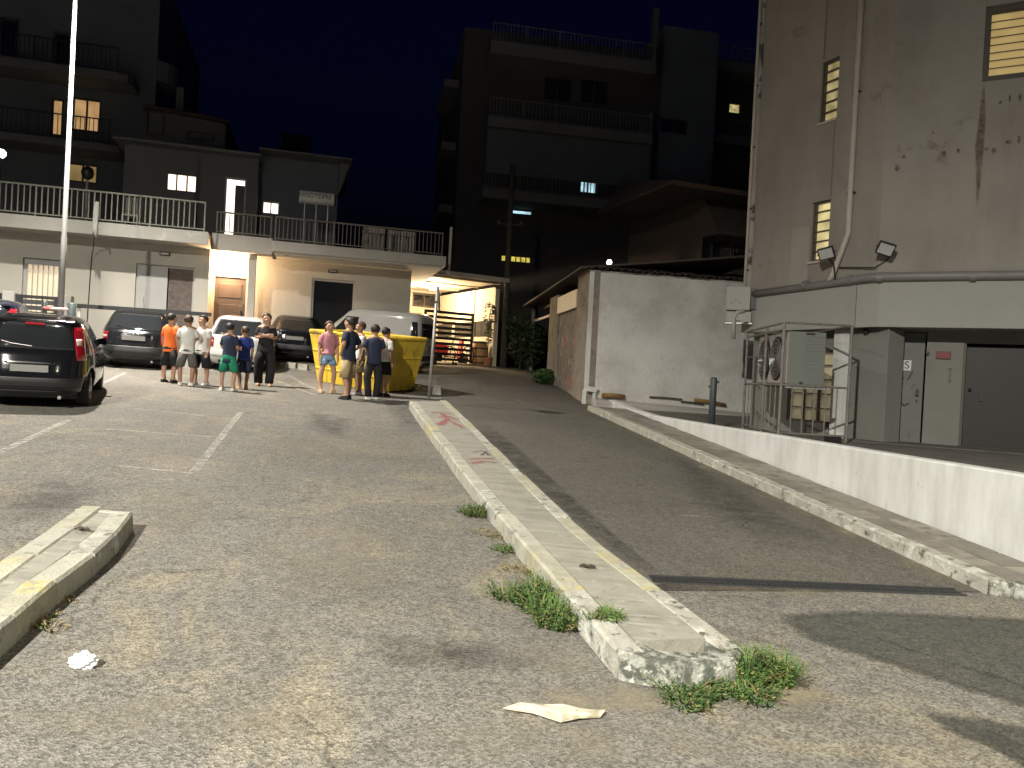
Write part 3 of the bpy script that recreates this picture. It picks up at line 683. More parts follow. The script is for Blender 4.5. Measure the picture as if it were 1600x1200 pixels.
def text_mesh(txt, size, name, m, M, parent, depth=.004):
    cu = bpy.data.curves.new(name, 'FONT'); cu.body = txt; cu.size = size; cu.align_x = 'CENTER'; cu.align_y = 'CENTER'; cu.extrude = depth
    to = bpy.data.objects.new(name, cu); COL.objects.link(to); dg = bpy.context.evaluated_depsgraph_get(); dg.update()
    me = bpy.data.meshes.new_from_object(to.evaluated_get(dg)); bpy.data.objects.remove(to)
    me.transform(M); me.materials.clear(); me.materials.append(m); o = bpy.data.objects.new(name, me); COL.objects.link(o)
    if parent: attach(o, parent)
    return o
text_mesh('ΗΛΙΟΤΕΡΜ', .2, 'lettering', M_black, LH.M @ Matrix.Translation(((tx0+tx1)/2-.06, 2.2-tr-.006, tzc+.02)) @ Matrix.Rotation(math.pi/2, 4, 'X'), tank)
# roof water tank, dark
kx0, kz0 = LH.h(440, 198, 6); kx1, kz1 = LH.h(486, 240, 6)
rt = thing('roof_collector', 'black solar collector frame standing on the terrace house roof', 'solar panel', LH.w((kx0+kx1)/2, 6.4, ez))
MB(LH.M).hexa([(kx0, 6, ez+.1), (kx1, 6, ez+.1), (kx1, 6.08, ez+.1), (kx0, 6.08, ez+.1)], [(kx0, 6.7, kz0), (kx1, 6.7, kz0), (kx1, 6.78, kz0), (kx0, 6.78, kz0)]).build('panel', M_black, rt)
for xx in (kx0+.1, kx1-.1): MB(LH.M).tube([(xx, 6.8, ez-.02), (xx, 6.75, kz0-.1)], .03, 6).build('support_leg', M_dark, rt); MB(LH.M).tube([(xx, 6.05, ez-.02), (xx, 6.05, ez+.12)], .03, 6).build('support_leg', M_dark, rt)
# terrace lamp with dark globe
gx_, gz_ = LH.h(137, 270, .6)
tl = thing('terrace_lamp', 'pale terrace lamp post with dark ball top behind the pale railing', 'lamp', LH.w(gx_, .6, ST))
MB(LH.M).tube([(gx_, .6, ST), (gx_, .6, gz_-.12)], .035, 8).build('post', M_slab, tl, True)
MB(LH.M).lathe([(.05, -.2), (.14, -.14), (.18, 0), (.14, .13), (.04, .19)], (gx_, .6, gz_), (0, 0, 1), 16).build('globe', M_black, tl, True)
MB(LH.M).lathe([(.10, 0), (.13, .04), (.05, .08)], (gx_, .6, ST), (0, 0, 1), 12).build('foot', M_slab, tl)
# plastic chair on terrace, cloth over the slab edge, cable
cx, cz = LH.h(206, 325, .2)
ch = thing('terrace_chair', 'white slatted plastic chair behind the pale terrace railing', 'chair', LH.w(cx, .2, ST))
MB(LH.M).box(cx-.22, cx+.22, -.02, .42, ST+.40, ST+.44).build('seat', M_slab, ch)
for k in range(5): MB(LH.M).box(cx-.21+.09*k, cx-.15+.09*k, .40, .43, ST+.46, ST+.95).build('back_slat', M_slab, ch)
MB(LH.M).box(cx-.22, cx+.22, .395, .435, ST+.95, ST+1.0).build('top_rail', M_slab, ch)
for sx in (-.2, .2):
    for yy in (0, .4): MB(LH.M).box(cx+sx-.02, cx+sx+.02, yy-.02, yy+.02, ST, ST+.40).build('leg', M_slab, ch)
x, z = LH.h(150, 350, -.93); mb = MB(LH.M); prof = [(0, .62), (-.05, .55), (-.06, .3), (-.045, .05), (-.075, -.1), (-.06, -.25)]; rows = []
for k, (yy, dz) in enumerate(prof):
    rows.append([mb.p(x-.07+.026*i+.012*math.sin(k*1.7+i), -.93+yy+.025*math.sin(i*2.2+k), z+dz-(.08*abs(i-2) if k == 5 else 0)) for i in range(6)])
for a, b in zip(rows, rows[1:]):
    for i in range(5): mb.face((a[i], a[i+1], b[i+1], b[i]))
o = mb.build('hanging_cloth', mat('white_cloth', (.40, .40, .37), .9, .08, 8), None, True); o.modifiers.new('thick', 'SOLIDIFY').thickness = .006
solo(o, 'white cloth hanging over the edge of the pale terrace slab', 'cloth')
x2 = LH.x(142, 420, -.03); o = MB(LH.M).tube([(LH.x(147, 384, -.95), -.95, SB-.01), (LH.x(144, 396, -.5), -.4, SB-.25), (x2, -.03, SB-.6), (x2-.05, -.03, .2), (x2-.05, -.03, -.4)], .014, 6).build('hanging_cable', M_dark)
solo(o, 'thin dark cable running down the cream house wall below the cloth', 'cable')
# things behind the brown railing
mb = MB(LH.M); xa, za = LH.h(567, 372, .3); mb.box(xa-.02, LH.x(601, 380, .3), .3, .34, z3t+.02, z3t+.80); o = mb.build('spotted_board', mat('spotted_board_paint', (.30, .28, .24), .8, .1, 3, spots=[((.02, .02, .02), 4.5, .60, .02)])); solo(o, 'pale board with dark spots leaning behind the brown terrace railing', 'board')
pn = thing('garden_screen', 'pale slatted garden screen leaning behind the right end of the terrace railing', 'screen', LH.w(LH.x(628, 385, .3), .3, z3t))
xa, xb = LH.x(608, 380, .3), LH.x(648, 385, .3)
for k in range(9): MB(LH.M).box(xa+(xb-xa)*k/9, xa+(xb-xa)*(k+.7)/9, .30, .33, z3t+.02, z3t+.78).build('slat', M_slab2, pn)
MB(LH.M).box(xa, xb, .335, .36, z3t+.45, z3t+.52).build('cross_rail', M_dark, pn)
# white downpipe right of the terrace
dpx = LH.x(704, 380, .4); o = MB(LH.M).tube([(dpx, .4, LH.z(704, 428, .4)), (dpx, .4, LH.z(704, 355, .4))], .05, 8).build('vent_pipe', M_creamp); solo(o, 'pale upright vent pipe at the right end of the terrace slab', 'pipe')

# ---- front fence of the house
FN = -3.0
fn = thing('picket_fence', 'low white picket fence with dark top rail behind the grey estate car', 'fence', LH.w(LH.x(185, 500, FN), FN, 0))
fx0, fx1 = LH.x(119, 480, FN), LH.x(330, 500, FN); ft = LH.z(185, 482, FN)
MB(LH.M).box(fx0, fx1, FN-.05, FN+.05, ft-.05, ft+.05).build('top_rail', M_black, fn)
MB(LH.M).box(fx0, fx1, FN-.1, FN+.1, -.6, ft-1.0).build('plinth', M_slab, fn)
k = 0; base = None; st = .12
while fx0+.04+st*k < fx1-.05:
    if base is None: base = MB(LH.M).box(fx0+.04, fx0+.10, FN-.012, FN+.012, ft-1.0, ft-.052).build('picket', M_white, fn)
    else:
        c = base.copy(); COL.objects.link(c); c.parent = fn; c.matrix_basis = Matrix.Translation(LH.M.to_3x3() @ Vector((st*k, 0, 0)))
    k += 1
gt = thing('slatted_gate', 'dark slatted metal gate in front of the lit white door', 'gate', LH.w(LH.x(60, 500, FN), FN, 0))
ga, gb = LH.x(25, 470, FN), LH.x(92, 470, FN); gtop = LH.z(60, 462, FN)
for xx in (ga, gb-.1): MB(LH.M).box(xx, xx+.14, FN-.05, FN+.05, -.55, gtop).build('gate_stile', M_black, gt)
MB(LH.M).box(ga+.142, gb-.102, FN-.03, FN+.03, gtop-.08, gtop).build('gate_rail', M_black, gt)
MB(LH.M).box(ga+.142, gb-.102, FN-.03, FN+.03, -.5, -.42).build('gate_rail', M_black, gt)
zz = gtop-.22
while zz > -.35:
    MB(LH.M).box(ga+.142, gb-.102, FN-.02, FN+.02, zz, zz+.11).build('slat', M_dark, gt); zz -= .145
for xx in (LH.x(15, 480, FN), LH.x(104, 480, FN)):
    o = MB(LH.M).box(xx-.13, xx+.13, FN-.14, FN+.14, -.6, gtop+.05).build('gate_pillar', M_slab, None, False, .01); solo(o, 'cream gate pillar left of the dark slatted gate' if xx < ga else 'cream gate pillar right of the dark slatted gate beside the lamp post', 'pillar')
o = thing('slatted_gate', 'short piece of dark slatted fence at the left edge of the picture', 'fence', LH.w(LH.x(-15, 480, FN), FN, 0))
gl0, gl1 = LH.x(-60, 470, FN), LH.x(6, 470, FN)
MB(LH.M).box(gl1-.12, gl1, FN-.05, FN+.05, -.55, gtop).build('post', M_black, o); MB(LH.M).box(gl0, gl1-.122, FN-.03, FN+.03, gtop-.08, gtop).build('top_rail', M_black, o)
zz = gtop-.24
while zz > -.35: MB(LH.M).box(gl0, gl1-.122, FN-.02, FN+.02, zz, zz+.11).build('slat', M_dark, o); zz -= .145
# barrier: two dark posts with a red bar
b0, b1 = atY(69, 490, 16.6), atY(112, 490, 16.6)
br = thing('barrier', 'red bar between two dark posts behind the black hatchback', 'barrier', gp(*((b0+b1)/2).to_2d()))
ztop = atY(90, 472, 16.6).z
for q, r_ in ((b0, .055), (b1, .09)): MB().lathe([(r_, gz(q.x, q.y)-.02), (r_, ztop-.02), (r_*.7, ztop)], (q.x, q.y, 0), (0, 0, 1), 12).build('post', M_postd, br, True)
zb_ = atY(90, 483, 16.6).z; MB().tube([(b0.x, b0.y-.05, zb_), (b1.x, b1.y-.05, zb_)], .035, 8).build('bar', mat('red_white_bar', (.45, .09, .09), .6, .1, 3, spots=[((.6, .4, .4), 3, .5, .02)]), br)
#@@FAR
# ---- dark apartment block far left
yA = 11.0
ab = thing('apartment_building', 'dark apartment block with two lit rooms behind the terrace house at far left', 'building', LH.w(LH.x(120, 400, yA), yA, 0))
ax1 = LH.x(238, 250, yA); ax0 = ax1-16; atop = LH.z(120, -80, yA)
wA = [rect(LH, (80, 152), (97, 213), yA), rect(LH, (113, 150), (156, 208), yA), rect(LH, (105, 252), (152, 288), yA), rect(LH, (0, 25), (28, 90), yA), rect(LH, (84, 48), (108, 105), yA)]
mb = MB(LH.M); wall(mb, ax0, ax1, -1, atop, wA, yA, .25); mb.quad((ax1, yA, -1), (ax1, yA+12, -1), (ax1, yA+12, atop), (ax1, yA, atop)); mb.quad((ax0, yA, atop), (ax1, yA, atop), (ax1, yA+12, atop), (ax0, yA+12, atop)); mb.build('wall', M_aptl, ab)
M_warmd = emit('lit_room_warm', (1, .60, .26), .42); M_warmd2 = emit('lit_room_dim', (1, .66, .26), .2)
for k, h in enumerate(wA): window(LH, ab, *h, yA+.12, M_frame_b, [M_warmd, M_warmd, M_warmd2, M_glass, M_glass][k], 'window', .08, 1 if k in (1, 2) else 0)
for (pa, pb_, th, out) in (((0, 90), (205, 112), 13, 1.6), ((0, 208), (192, 226), 11, 1.6)):
    z1 = LH.z(100, (pa[1]+pb_[1])/2, yA-out); z0 = LH.z(100, (pa[1]+pb_[1])/2+th, yA-out); x1 = LH.x(pb_[0], pb_[1], yA-out); cr = .5
    poly = [(ax0, yA-out), (x1-cr, yA-out), (x1-cr*.3, yA-out+cr*.3), (x1, yA-out+cr), (x1, yA-.005), (ax0, yA-.005)]
    MB(LH.M).prism(poly, z0, z1).build('balcony_slab', M_apt3, ab)
    rr = railing(LH, ab, ax0, x1-cr, yA-out+.1, z1, 1.0, M_dark, .16, .012, 'railing', True)
# rounded bay at the corner
MB(LH.M).lathe([(1.0, 0), (1.0, LH.z(240, 92, yA)-LH.z(240, 60, yA))], (ax1-.3, yA+1.0, LH.z(240, 92, yA)), (0, 0, 1), 20).build('corner_bay', M_apt3, ab)
# far lamp seen at the left edge
q = LH.w(LH.x(1, 240, 6), 6, 0); lz_ = LH.z(1, 240, 6)
sl = thing('street_lamp', 'small bright lamp shining at the left edge above the terrace', 'street lamp', (q.x, q.y, gz(q.x, q.y)))
hz = lz_ + LH.o.z
MB().tube([(q.x, q.y, gz(q.x, q.y)), (q.x, q.y, hz-.1)], .05, 8).build('post', M_dark, sl)
MB().lathe([(.08, -.14), (.16, -.05), (.17, .05), (.1, .14)], (q.x, q.y, hz), (0, 0, 1), 14).build('globe', emit('far_lamp', (1, .98, .85), 6, .05), sl, True)
# low dark house between
yM = 8.5
mbd = thing('low_house', 'low dark house with sloping roof between the apartment block and the terrace house', 'house', LH.w(LH.x(290, 300, yM), yM, 0))
m0, m1 = LH.x(232, 200, yM), LH.x(352, 220, yM); zt0, zt1 = LH.z(232, 165, yM), LH.z(352, 188, yM)
MB(LH.M).hexa([(m0, yM, 0), (m1, yM, 0), (m1, yM+6, 0), (m0, yM+6, 0)], [(m0, yM, zt0-.15), (m1, yM, zt1-.15), (m1, yM+6, zt1-.15), (m0, yM+6, zt0-.15)]).build('wall', M_apt3, mbd)
MB(LH.M).hexa([(m0-.2, yM-.2, zt0-.145), (m1+.1, yM-.2, zt1-.145), (m1+.1, yM+6, zt1-.145), (m0-.2, yM+6, zt0-.145)], [(m0-.2, yM-.2, zt0), (m1+.1, yM-.2, zt1), (m1+.1, yM+6, zt1), (m0-.2, yM+6, zt0)]).build('roof', M_tile, mbd)
h = rect(LH, (230, 172), (256, 213), yM); window(LH, mbd, *h, yM-.01, M_frame_b, M_glass, 'door', .06, 0)
h = rect(LH, (292, 204), (335, 222), yM); window(LH, mbd, *h, yM-.01, M_frame_b, M_glass, 'window', .06, 1)
MB(LH.M).box(LH.x(275, 150, yM+2), LH.x(287, 150, yM+2), yM+2, yM+2.5, zt1-.2, LH.z(280, 136, yM+2)).build('chimney', M_apt3, mbd)

# ---- apartment block in the middle distance
ao = atY(765, 500, 33.5)
AP = Fr((ao.x, ao.y, gz(ao.x, 33.5)), az=79)
ap = thing('apartment_building', 'tall dark apartment block with balconies in the centre background', 'building', AP.o)
ax0, ax1 = AP.x(716, 250, 1.6), AP.x(1030, 250, 1.6); zt = AP.z(900, 66, 1.6)
hs = []
for a, b, m, nm in (((851, 118), (893, 160), M_glass, 0), ((908, 120), (950, 165), M_glass, 0), ((908, 268), (932, 303), M_bluew, 0), ((800, 326), (832, 337), M_bluew, 0), ((783, 397), (830, 412), M_yelw, 0)):
    hs.append((rect(AP, a, b, 1.6), m))
hs2 = [h for h, m in hs]
mb = MB(AP.M); wall(mb, ax0, ax1, -1, zt, hs2, 1.6, .2)
mb.quad((ax0, 1.6, -1), (ax0, 14, -1), (ax0, 14, zt), (ax0, 1.6, zt)); mb.quad((ax0, 1.6, zt), (ax1, 1.6, zt), (ax1, 14, zt), (ax0, 14, zt)); mb.build('wall', M_apt2, ap)
for k, (h, m) in enumerate(hs): window(AP, ap, *h, 1.72, M_frame_b, m, 'window', .05, 1 if k in (0, 1, 2) else (5 if k == 4 else 0), 0)
# balconies: slab, railing
for px0, px1, yt0, yb0, rt in ((768, 1026, 62, 82, 32), (763, 1020, 180, 196, 149), (755, 1014, 292, 308, 266)):
    x0, x1 = AP.x(px0, yt0, 0), AP.x(px1, yt0+34, 0); z1 = AP.z(px0, yt0, 0); z0 = AP.z(px0, yb0, 0)
    MB(AP.M).box(x0, x1, 0, 1.595, z0, z1).build('balcony_slab', M_apt3, ap)
    railing(AP, ap, x0+.05, x1-.05, .08, z1, AP.z(px0, rt, 0)-z1, M_apt3, .16, .014, 'railing', True)
    MB(AP.M).box(x1-.12, x1-.005, .1, 1.59, z1+.002, z1+1.0).build('balcony_screen', M_apt3, ap)
# awning screen between the second and third balcony (closed blind)
MB(AP.M).box(AP.x(762, 200, .25), AP.x(1018, 215, .25), .25, .30, AP.z(765, 268, .25), AP.z(765, 200, .25)).build('roller_blind', M_apt, ap)
# side balconies seen at the left edge
for px0, yt in ((688, 152), (684, 245), (680, 338)):
    x0 = AP.x(px0, yt, 5); z1 = AP.z(px0, yt-6, 5); MB(AP.M).box(x0, ax0-.004, 3, 7, z1-.35, z1).build('side_balcony', M_apt3, ap)
    MB(AP.M).tube([(x0+.05, 3.05, z1), (x0+.05, 3.05, z1+.5), (ax0, 3.05, z1+.95)], .03, 6).build('balcony_rail', M_dark, ap)
# right wing
rx0, rx1 = AP.x(1030, 200, 1.2), AP.x(1116, 200, 1.2); rz1 = AP.z(1070, 44, 1.2)
rh = [rect(AP, (1032, 183), (1074, 211), 1.2), rect(AP, (1030, 283), (1060, 308), 1.2), rect(AP, (1022, 362), (1060, 386), 1.2)]
mb = MB(AP.M); wall(mb, rx0, rx1, -1, rz1, rh, 1.2, .2); mb.quad((rx0, 1.2, -1), (rx0, 12, -1), (rx0, 12, rz1), (rx0, 1.2, rz1)); mb.quad((rx0, 1.2, rz1), (rx1, 1.2, rz1), (rx1, 12, rz1), (rx0, 12, rz1)); mb.quad((rx1, 1.2, -1), (rx1, 12, -1), (rx1, 12, rz1), (rx1, 1.2, rz1)); mb.build('wall', M_apt, ap)
for h in rh: window(AP, ap, *h, 1.3, M_frame_b, M_glass, 'window', .05, 1)
MB(AP.M).box(AP.x(1022, 30, 2), AP.x(1030, 30, 2), 2, 2.3, rz1-.5, AP.z(1025, 12, 2)).build('chimney', M_apt3, ap)
for px in (771, 872, 970): MB(AP.M).tube([(AP.x(px, 20, 4), 4, zt), (AP.x(px+2, 0, 4), 4, AP.z(px+2, -60, 4))], .02, 5).build('antenna', M_dark, ap)
# wing further right
ap2 = thing('apartment_building', 'dark balconied block squeezed between the central block and the tall grey building', 'building', AP.w(AP.x(1150, 400, 4), 4, 0))
qx0, qx1 = rx1+.01, rx1+7; qz = AP.z(1150, 96, 4); qh = [rect(AP, (1140, 160), (1157, 178), 4)]
mb = MB(AP.M); wall(mb, qx0, qx1, -1, qz, qh, 4, .2); mb.quad((qx0, 4, qz), (qx1, 4, qz), (qx1, 12, qz), (qx0, 12, qz)); mb.build('wall', M_apt2, ap2)
window(AP, ap2, *qh[0], 4.1, M_frame_b, emit('dim_bulb_window', (1, .8, .35), .45, .6, 6), 'window', .04, 0)
for yt, rt in ((92, 70), (208, 182)):
    z1 = AP.z(1118, yt, 2.6); MB(AP.M).box(qx0, qx1, 2.6, 3.995, z1-.45, z1).build('balcony_slab', M_apt3, ap2); railing(AP, ap2, qx0+.05, qx1, 2.7, z1, .8, M_apt3, .16, .014, 'railing', True)

# ---- utility pole and wires
up = G(786, 574); ut = atY(801, 258, up.y)
pole = thing('utility_pole', 'dark wooden utility pole beside the lit carport', 'pole', up)
MB().tube([up-Vector((0, 0, .1)), ut], [.14, .095], 12).build('shaft', M_wood, pole, True)
ca = lerp(up, ut, .70); MB().tube([ca+Vector((-.5, 0, .05)), ca+Vector((.5, 0, .05))], .04, 6).build('cross_arm', M_wood, pole)
for dx in (-.42, .42): MB().lathe([(.03, 0), (.045, .05), (.03, .1)], ca+Vector((dx, 0, .08)), (0, 0, 1), 8).build('insulator', M_greyp, pole)
for k, (e, lab) in enumerate(((LH.w(LH.x(700, 395, 2), 2, LH.z(700, 395, 2)), 'thin overhead wire from the utility pole down to the terrace house'), (atY(935, 402, 27), 'thin overhead wire from the utility pole towards the white plastered shed'))):
    s0 = ca + Vector((-.42 if k == 0 else .42, 0, .14)); P = []
    for i in range(9):
        t = i/8; q = lerp(s0, e, t); q.z -= .35*math.sin(math.pi*t); P.append(q)
    solo(MB().tube(P, .012, 5).build('overhead_wire', M_black), lab, 'wire')

# ---- carport, lit inside
cp0 = G(773, 573)
CP = Fr(cp0, az=60)
cp = thing('carport', 'cream carport lit warm inside, left of the utility pole', 'carport', CP.o)
zc1 = CP.z(783, 452, 0); D = 5.4; cx0 = CP.x(560, 440, 0)
M_cpw = mat('carport_cream', (.62, .55, .42), .8, .05, 2); M_cpf = mat('carport_floor', (.30, .22, .15), .9, .1, 2)
MB(CP.M).box(-.12, .05, 0, .16, -.1, zc1).build('post', M_cpw, cp)
MB(CP.M).box(cx0, .3, -.25, -.1, zc1+.24, zc1+.40).build('gutter', M_creamp, cp)
MB(CP.M).box(cx0, .25, -.095, D, zc1+.26, zc1+.34).build('roof_sheet', M_apt3, cp)
k = 0
while k*.5 < D-.2:
    MB(CP.M).box(cx0, .06, .01+k*.5, .46+k*.5, zc1+.22, zc1+.255).build('ceiling_board', M_cpw, cp); k += 1
for yy in (0.0, 1.75, 3.5, 5.2):
    MB(CP.M).box(cx0, .06, yy+.02, yy+.12, zc1+.17, zc1+.215).build('rafter', M_cpw, cp)
for yy in (1.75, 3.5, 5.2): MB(CP.M).box(-.1, .02, yy, yy+.14, -.1, zc1+.075).build('post', M_cpw, cp)
zu0, zl = zc1-1.15, zc1-1.75
for a, b in ((.17, 1.74), (1.9, 3.49), (3.65, 5.19)):
    MB(CP.M).box(-.06, -.03, a, b, zu0, zc1+.07).build('upper_panel', M_cpw, cp); MB(CP.M).box(-.05, -.02, a, b, 0, zl).build('lower_panel', M_cpw, cp)
    MB(CP.M).box(-.035, -.02, a, b, zl+.005, zu0-.005).build('pane', M_glass, cp)
mb = MB(CP.M); bw = rect(CP, (645, 456), (681, 482), D); wall(mb, cx0, .05, -.1, zc1+.22, [bw], D, .12); mb.build('back_wall', M_cpw, cp); window(CP, cp, *bw, D+.07, M_frame_b, M_glass, 'window', .08, 1)
MB(CP.M).box(cx0, .05, .0, D, -.08, .012).build('floor', M_cpf, cp)
cl = MB(CP.M).lathe([(.1, 0), (.14, .04), (.14, .08)], (-1.6, 2.4, zc1-.02), (0, 0, 1), 14).build('ceiling_lamp', emit('carport_globe', (1, .8, .45), 10, .05), cp)
point('carport_light', CP.w(-1.6, 2.4, zc1-.25), 620, (1, .74, .46), .12, cp)
point('carport_light', CP.w(-4.2, 2.2, zc1-.25), 420, (1, .74, .46), .12, cp)
# slatted gate of the carport
gt = thing('sliding_gate', 'black gate of horizontal slats standing open in front of the carport', 'gate', CP.w(CP.x(705, 560, -.4), -.4, 0))
g0, g1 = CP.x(662, 520, -.4), CP.x(738, 530, -.4); gb_, gtp = CP.z(735, 567, -.4), CP.z(735, 490, -.4)
for xx in (g0, g1-.07): MB(CP.M).box(xx, xx+.07, -.44, -.36, gb_, gtp).build('stile', M_black, gt)
nsl = 10
for k in range(nsl): zz = gb_+.03+(gtp-gb_-.12)*k/(nsl-1); MB(CP.M).box(g0+.072, g1-.072, -.425, -.375, zz, zz+.09).build('slat', M_black, gt)
for xx in (g0+.5, g1-.6): MB(CP.M).lathe([(.06, 0), (.06, .03)], (xx, -.4, gb_-.06), (0, 1, 0), 12).build('roller', M_dark, gt)
MB(CP.M).box(g1-.75, g1-.68, -.43, -.37, 0.0-.05, gb_-.002).build('stop_post', M_dark, gt)
# barrel, bicycle, plant, red chair
bx_ = -.46
ba = thing('barrel', 'wooden barrel with dark hoops by the carport post', 'barrel', CP.w(bx_, .42, .012))
MB(CP.M).lathe([(.27, 0), (.32, .25), (.34, .45), (.32, .65), (.27, .9)], (bx_, .42, .012), (0, 0, 1), 18).build('staves', mat('barrel_wood', (.42, .25, .10), .7, .25, 6), ba, True)
for z_, r_ in ((.08, .295), (.3, .333), (.6, .333), (.82, .295)): MB(CP.M).lathe([(r_, 0), (r_+.004, .03), (r_, .06)], (bx_, .42, .012+z_), (0, 0, 1), 18).build('hoop', M_dark, ba)
def bicycle(fr, x, y, label):
    b = thing('bicycle', label, 'bicycle', fr.w(x, y, .012)); z0 = .012
    M = fr.M @ Matrix.Translation((x, y, z0)) @ Matrix.Rotation(R(105), 4, 'Z')
    for sx in (-.52, .52):
        mb = MB(M); P = [(sx+.33*math.cos(2*math.pi*k/20), 0, .35+.33*math.sin(2*math.pi*k/20)) for k in range(21)]; w_ = mb.tube(P, .022, 6, False).build('wheel', M_tyre, b, True)
        mb = MB(M)
        for k in range(8): a = math.pi*k/8; mb.tube([(sx-.31*math.cos(a), 0, .35-.31*math.sin(a)), (sx+.31*math.cos(a), 0, .35+.31*math.sin(a))], .004, 4)
        mb.build('spokes', M_steel, w_)
    MB(M).tube([(-.52, 0, .35), (-.05, 0, .32), (.38, 0, .78), (-.2, 0, .78), (-.05, 0, .32)], .02, 6).build('frame', M_dark, b)
    MB(M).tube([(-.52, 0, .35), (-.2, 0, .78), (-.24, 0, .92)], .014, 6).build('seat_stay', M_dark, b)
    MB(M).tube([(.52, 0, .35), (.38, 0, .78), (.34, 0, 1.0)], .018, 6).build('fork', M_dark, b)
    MB(M).tube([(.30, -.26, 1.02), (.36, -.1, 1.04), (.34, 0, 1.0), (.36, .1, 1.04), (.30, .26, 1.02)], .014, 6).build('handlebar', M_steel, b)
    MB(M).hexa([(-.38, -.07, .92), (-.12, -.02, .92), (-.12, .02, .92), (-.38, .07, .92)], [(-.38, -.07, .97), (-.12, -.02, .97), (-.12, .02, .97), (-.38, .07, .97)]).build('saddle', M_black, b)
    return b
bicycle(CP, -1.02, 1.0, 'dark bicycle parked inside the carport beside the barrel')
x, z = CP.h(703, 560, 1.8)
rc = thing('scooter', 'small red scooter seen through the slats of the black carport gate', 'scooter', CP.w(x, 1.8, .012)); M_redp = mat('red_plastic', (.45, .04, .05), .35, .1, 4)
Ms = CP.M @ Matrix.Translation((x, 1.8, .012))
for sx in (-.55, .55): w_ = MB(Ms).lathe([(.12, -.05), (.22, -.045), (.24, 0), (.22, .045), (.12, .05)], (sx, 0, .24), (0, 1, 0), 18).build('wheel', M_tyre, rc, True)
MB(Ms).hexa([(-.75, -.14, .38), (-.15, -.14, .30), (-.15, .14, .30), (-.75, .14, .38)], [(-.78, -.12, .75), (-.1, -.13, .72), (-.1, .13, .72), (-.78, .12, .75)]).build('rear_body', M_redp, rc, False, .03)
MB(Ms).box(-.15, .3, -.15, .15, .26, .31).build('foot_board', M_dark, rc)
MB(Ms).hexa([(.3, -.17, .26), (.36, -.17, .26), (.36, .17, .26), (.3, .17, .26)], [(.42, -.15, .95), (.52, -.13, .95), (.52, .13, .95), (.42, .15, .95)]).build('front_shield', M_redp, rc, False, .02)
MB(Ms).box(-.74, -.12, -.13, .13, .752, .83).build('seat', M_black, rc, False, .03)
MB(Ms).tube([(.42, -.32, 1.02), (.47, 0, 1.0), (.42, .32, 1.02)], .018, 6).build('handlebar', M_dark, rc)
MB(Ms).tube([(.47, 0, 1.0), (.55, 0, .24)], .02, 6).build('fork', M_steel, rc)

def leaves(M, centers, n, size, m, name, parent=None, seed=1, flat=.5):
    rnd = random.Random(seed); mb = MB(M)
    for c, rad in centers:
        for k in range(n):
            d = Vector((rnd.gauss(0, 1), rnd.gauss(0, 1), rnd.gauss(0, 1))); d.normalize(); p = Vector(c) + Vector((d.x*rad[0], d.y*rad[1], d.z*rad[2])) * rnd.uniform(.35, 1)**.5
            a = Vector((rnd.gauss(0, 1), rnd.gauss(0, 1), rnd.gauss(0, flat))).normalized(); b = a.orthogonal().normalized(); s_ = size*rnd.uniform(.6, 1.3)
            mb.face((mb.p(*(p-a*s_)), mb.p(*(p+b*s_*.45)), mb.p(*(p+a*s_)), mb.p(*(p-b*s_*.45))))
    return mb.build(name, m, parent)
# hanging plant by the carport post
x = -.30; pt = thing('potted_plant', 'leafy climbing plant in a pot by the carport post', 'plant', CP.w(x, .02, .012))
MB(CP.M).lathe([(.13, 0), (.17, .3), (.18, .32)], (x, .02, .012), (0, 0, 1), 14).build('pot', mat('clay_pot', (.35, .15, .08), .8, .1, 4), pt)
MB(CP.M).tube([(x, .02, .3), (x-.05, -.02, 1.2), (x, .02, 2.1)], .018, 5).build('stem', M_wood, pt)
leaves(CP.M, [((x-.05, -.02, 1.9), (.25, .25, .45)), ((x, .02, 1.2), (.14, .14, .4))], 70, .09, M_leaf, 'foliage', pt, 4)
# dark shrubs right of the pole
for k, (px, py, rx, rzv, lab) in enumerate(((812, 578, .9, 1.3, 'tall dark shrub right of the utility pole'), (836, 566, .8, .9, 'dark shrub at the far end of the lean-to'), (846, 600, .45, .28, 'low grassy clump at the foot of the lean-to post'))):
    b = G(px, py); t = thing('shrub', lab, 'shrub', b); M = Matrix.Translation(b)
    MB(M).tube([(0, 0, -.05), (.05, 0, rzv), (-.05, .05, rzv*1.6)], [.04, .03, .01], 6).build('stem', M_wood, t)
    leaves(M, [((random.uniform(-.3, .3)*rx, random.uniform(-.3, .3)*rx, rzv*(.5+.25*i)), (rx*.7, rx*.6, rzv*.45)) for i in range(4)], 330, .085 if k < 2 else .06, M_leaf if k < 2 else M_grassB, 'foliage', t, 10+k)
#@@SHED
# ---- white plastered shed in the middle
wc = G(911, 630)
WB = Fr(wc, az=80)
wb = thing('plastered_shed', 'white rough-plastered shed with a tiled roof at the top of the ramp', 'shed', WB.o)
wz = WB.z(914, 421); wx1 = WB.x(1190, 450); WZB = -1.2
M_conc2 = mat('bare_concrete', (.27, .235, .19), .95, .2, 3, .6, 25, spots=[((.16, .13, .10), 2, .58, .08)])
mb = MB(WB.M); N_ = 26; 
cols = []                                     # slightly uneven hand-plastered face
for i in range(N_+1):
    x = wx1*i/N_; cols.append([mb.p(x, 0, WZB+(wz-WZB)*j/8) for j in range(9)])
for a, b in zip(cols, cols[1:]):
    for j in range(8): mb.face((a[j], b[j], b[j+1], a[j+1]))
mb.build('wall', M_plaster, wb, True)
WL = Fr(wc, xd=(.150, -.9887))                # left face, local x runs towards the near corner
xg1, xg0 = WL.x(897, 560), WL.x(868, 560); xp0 = WL.x(855, 560); xl = WL.x(831, 530)
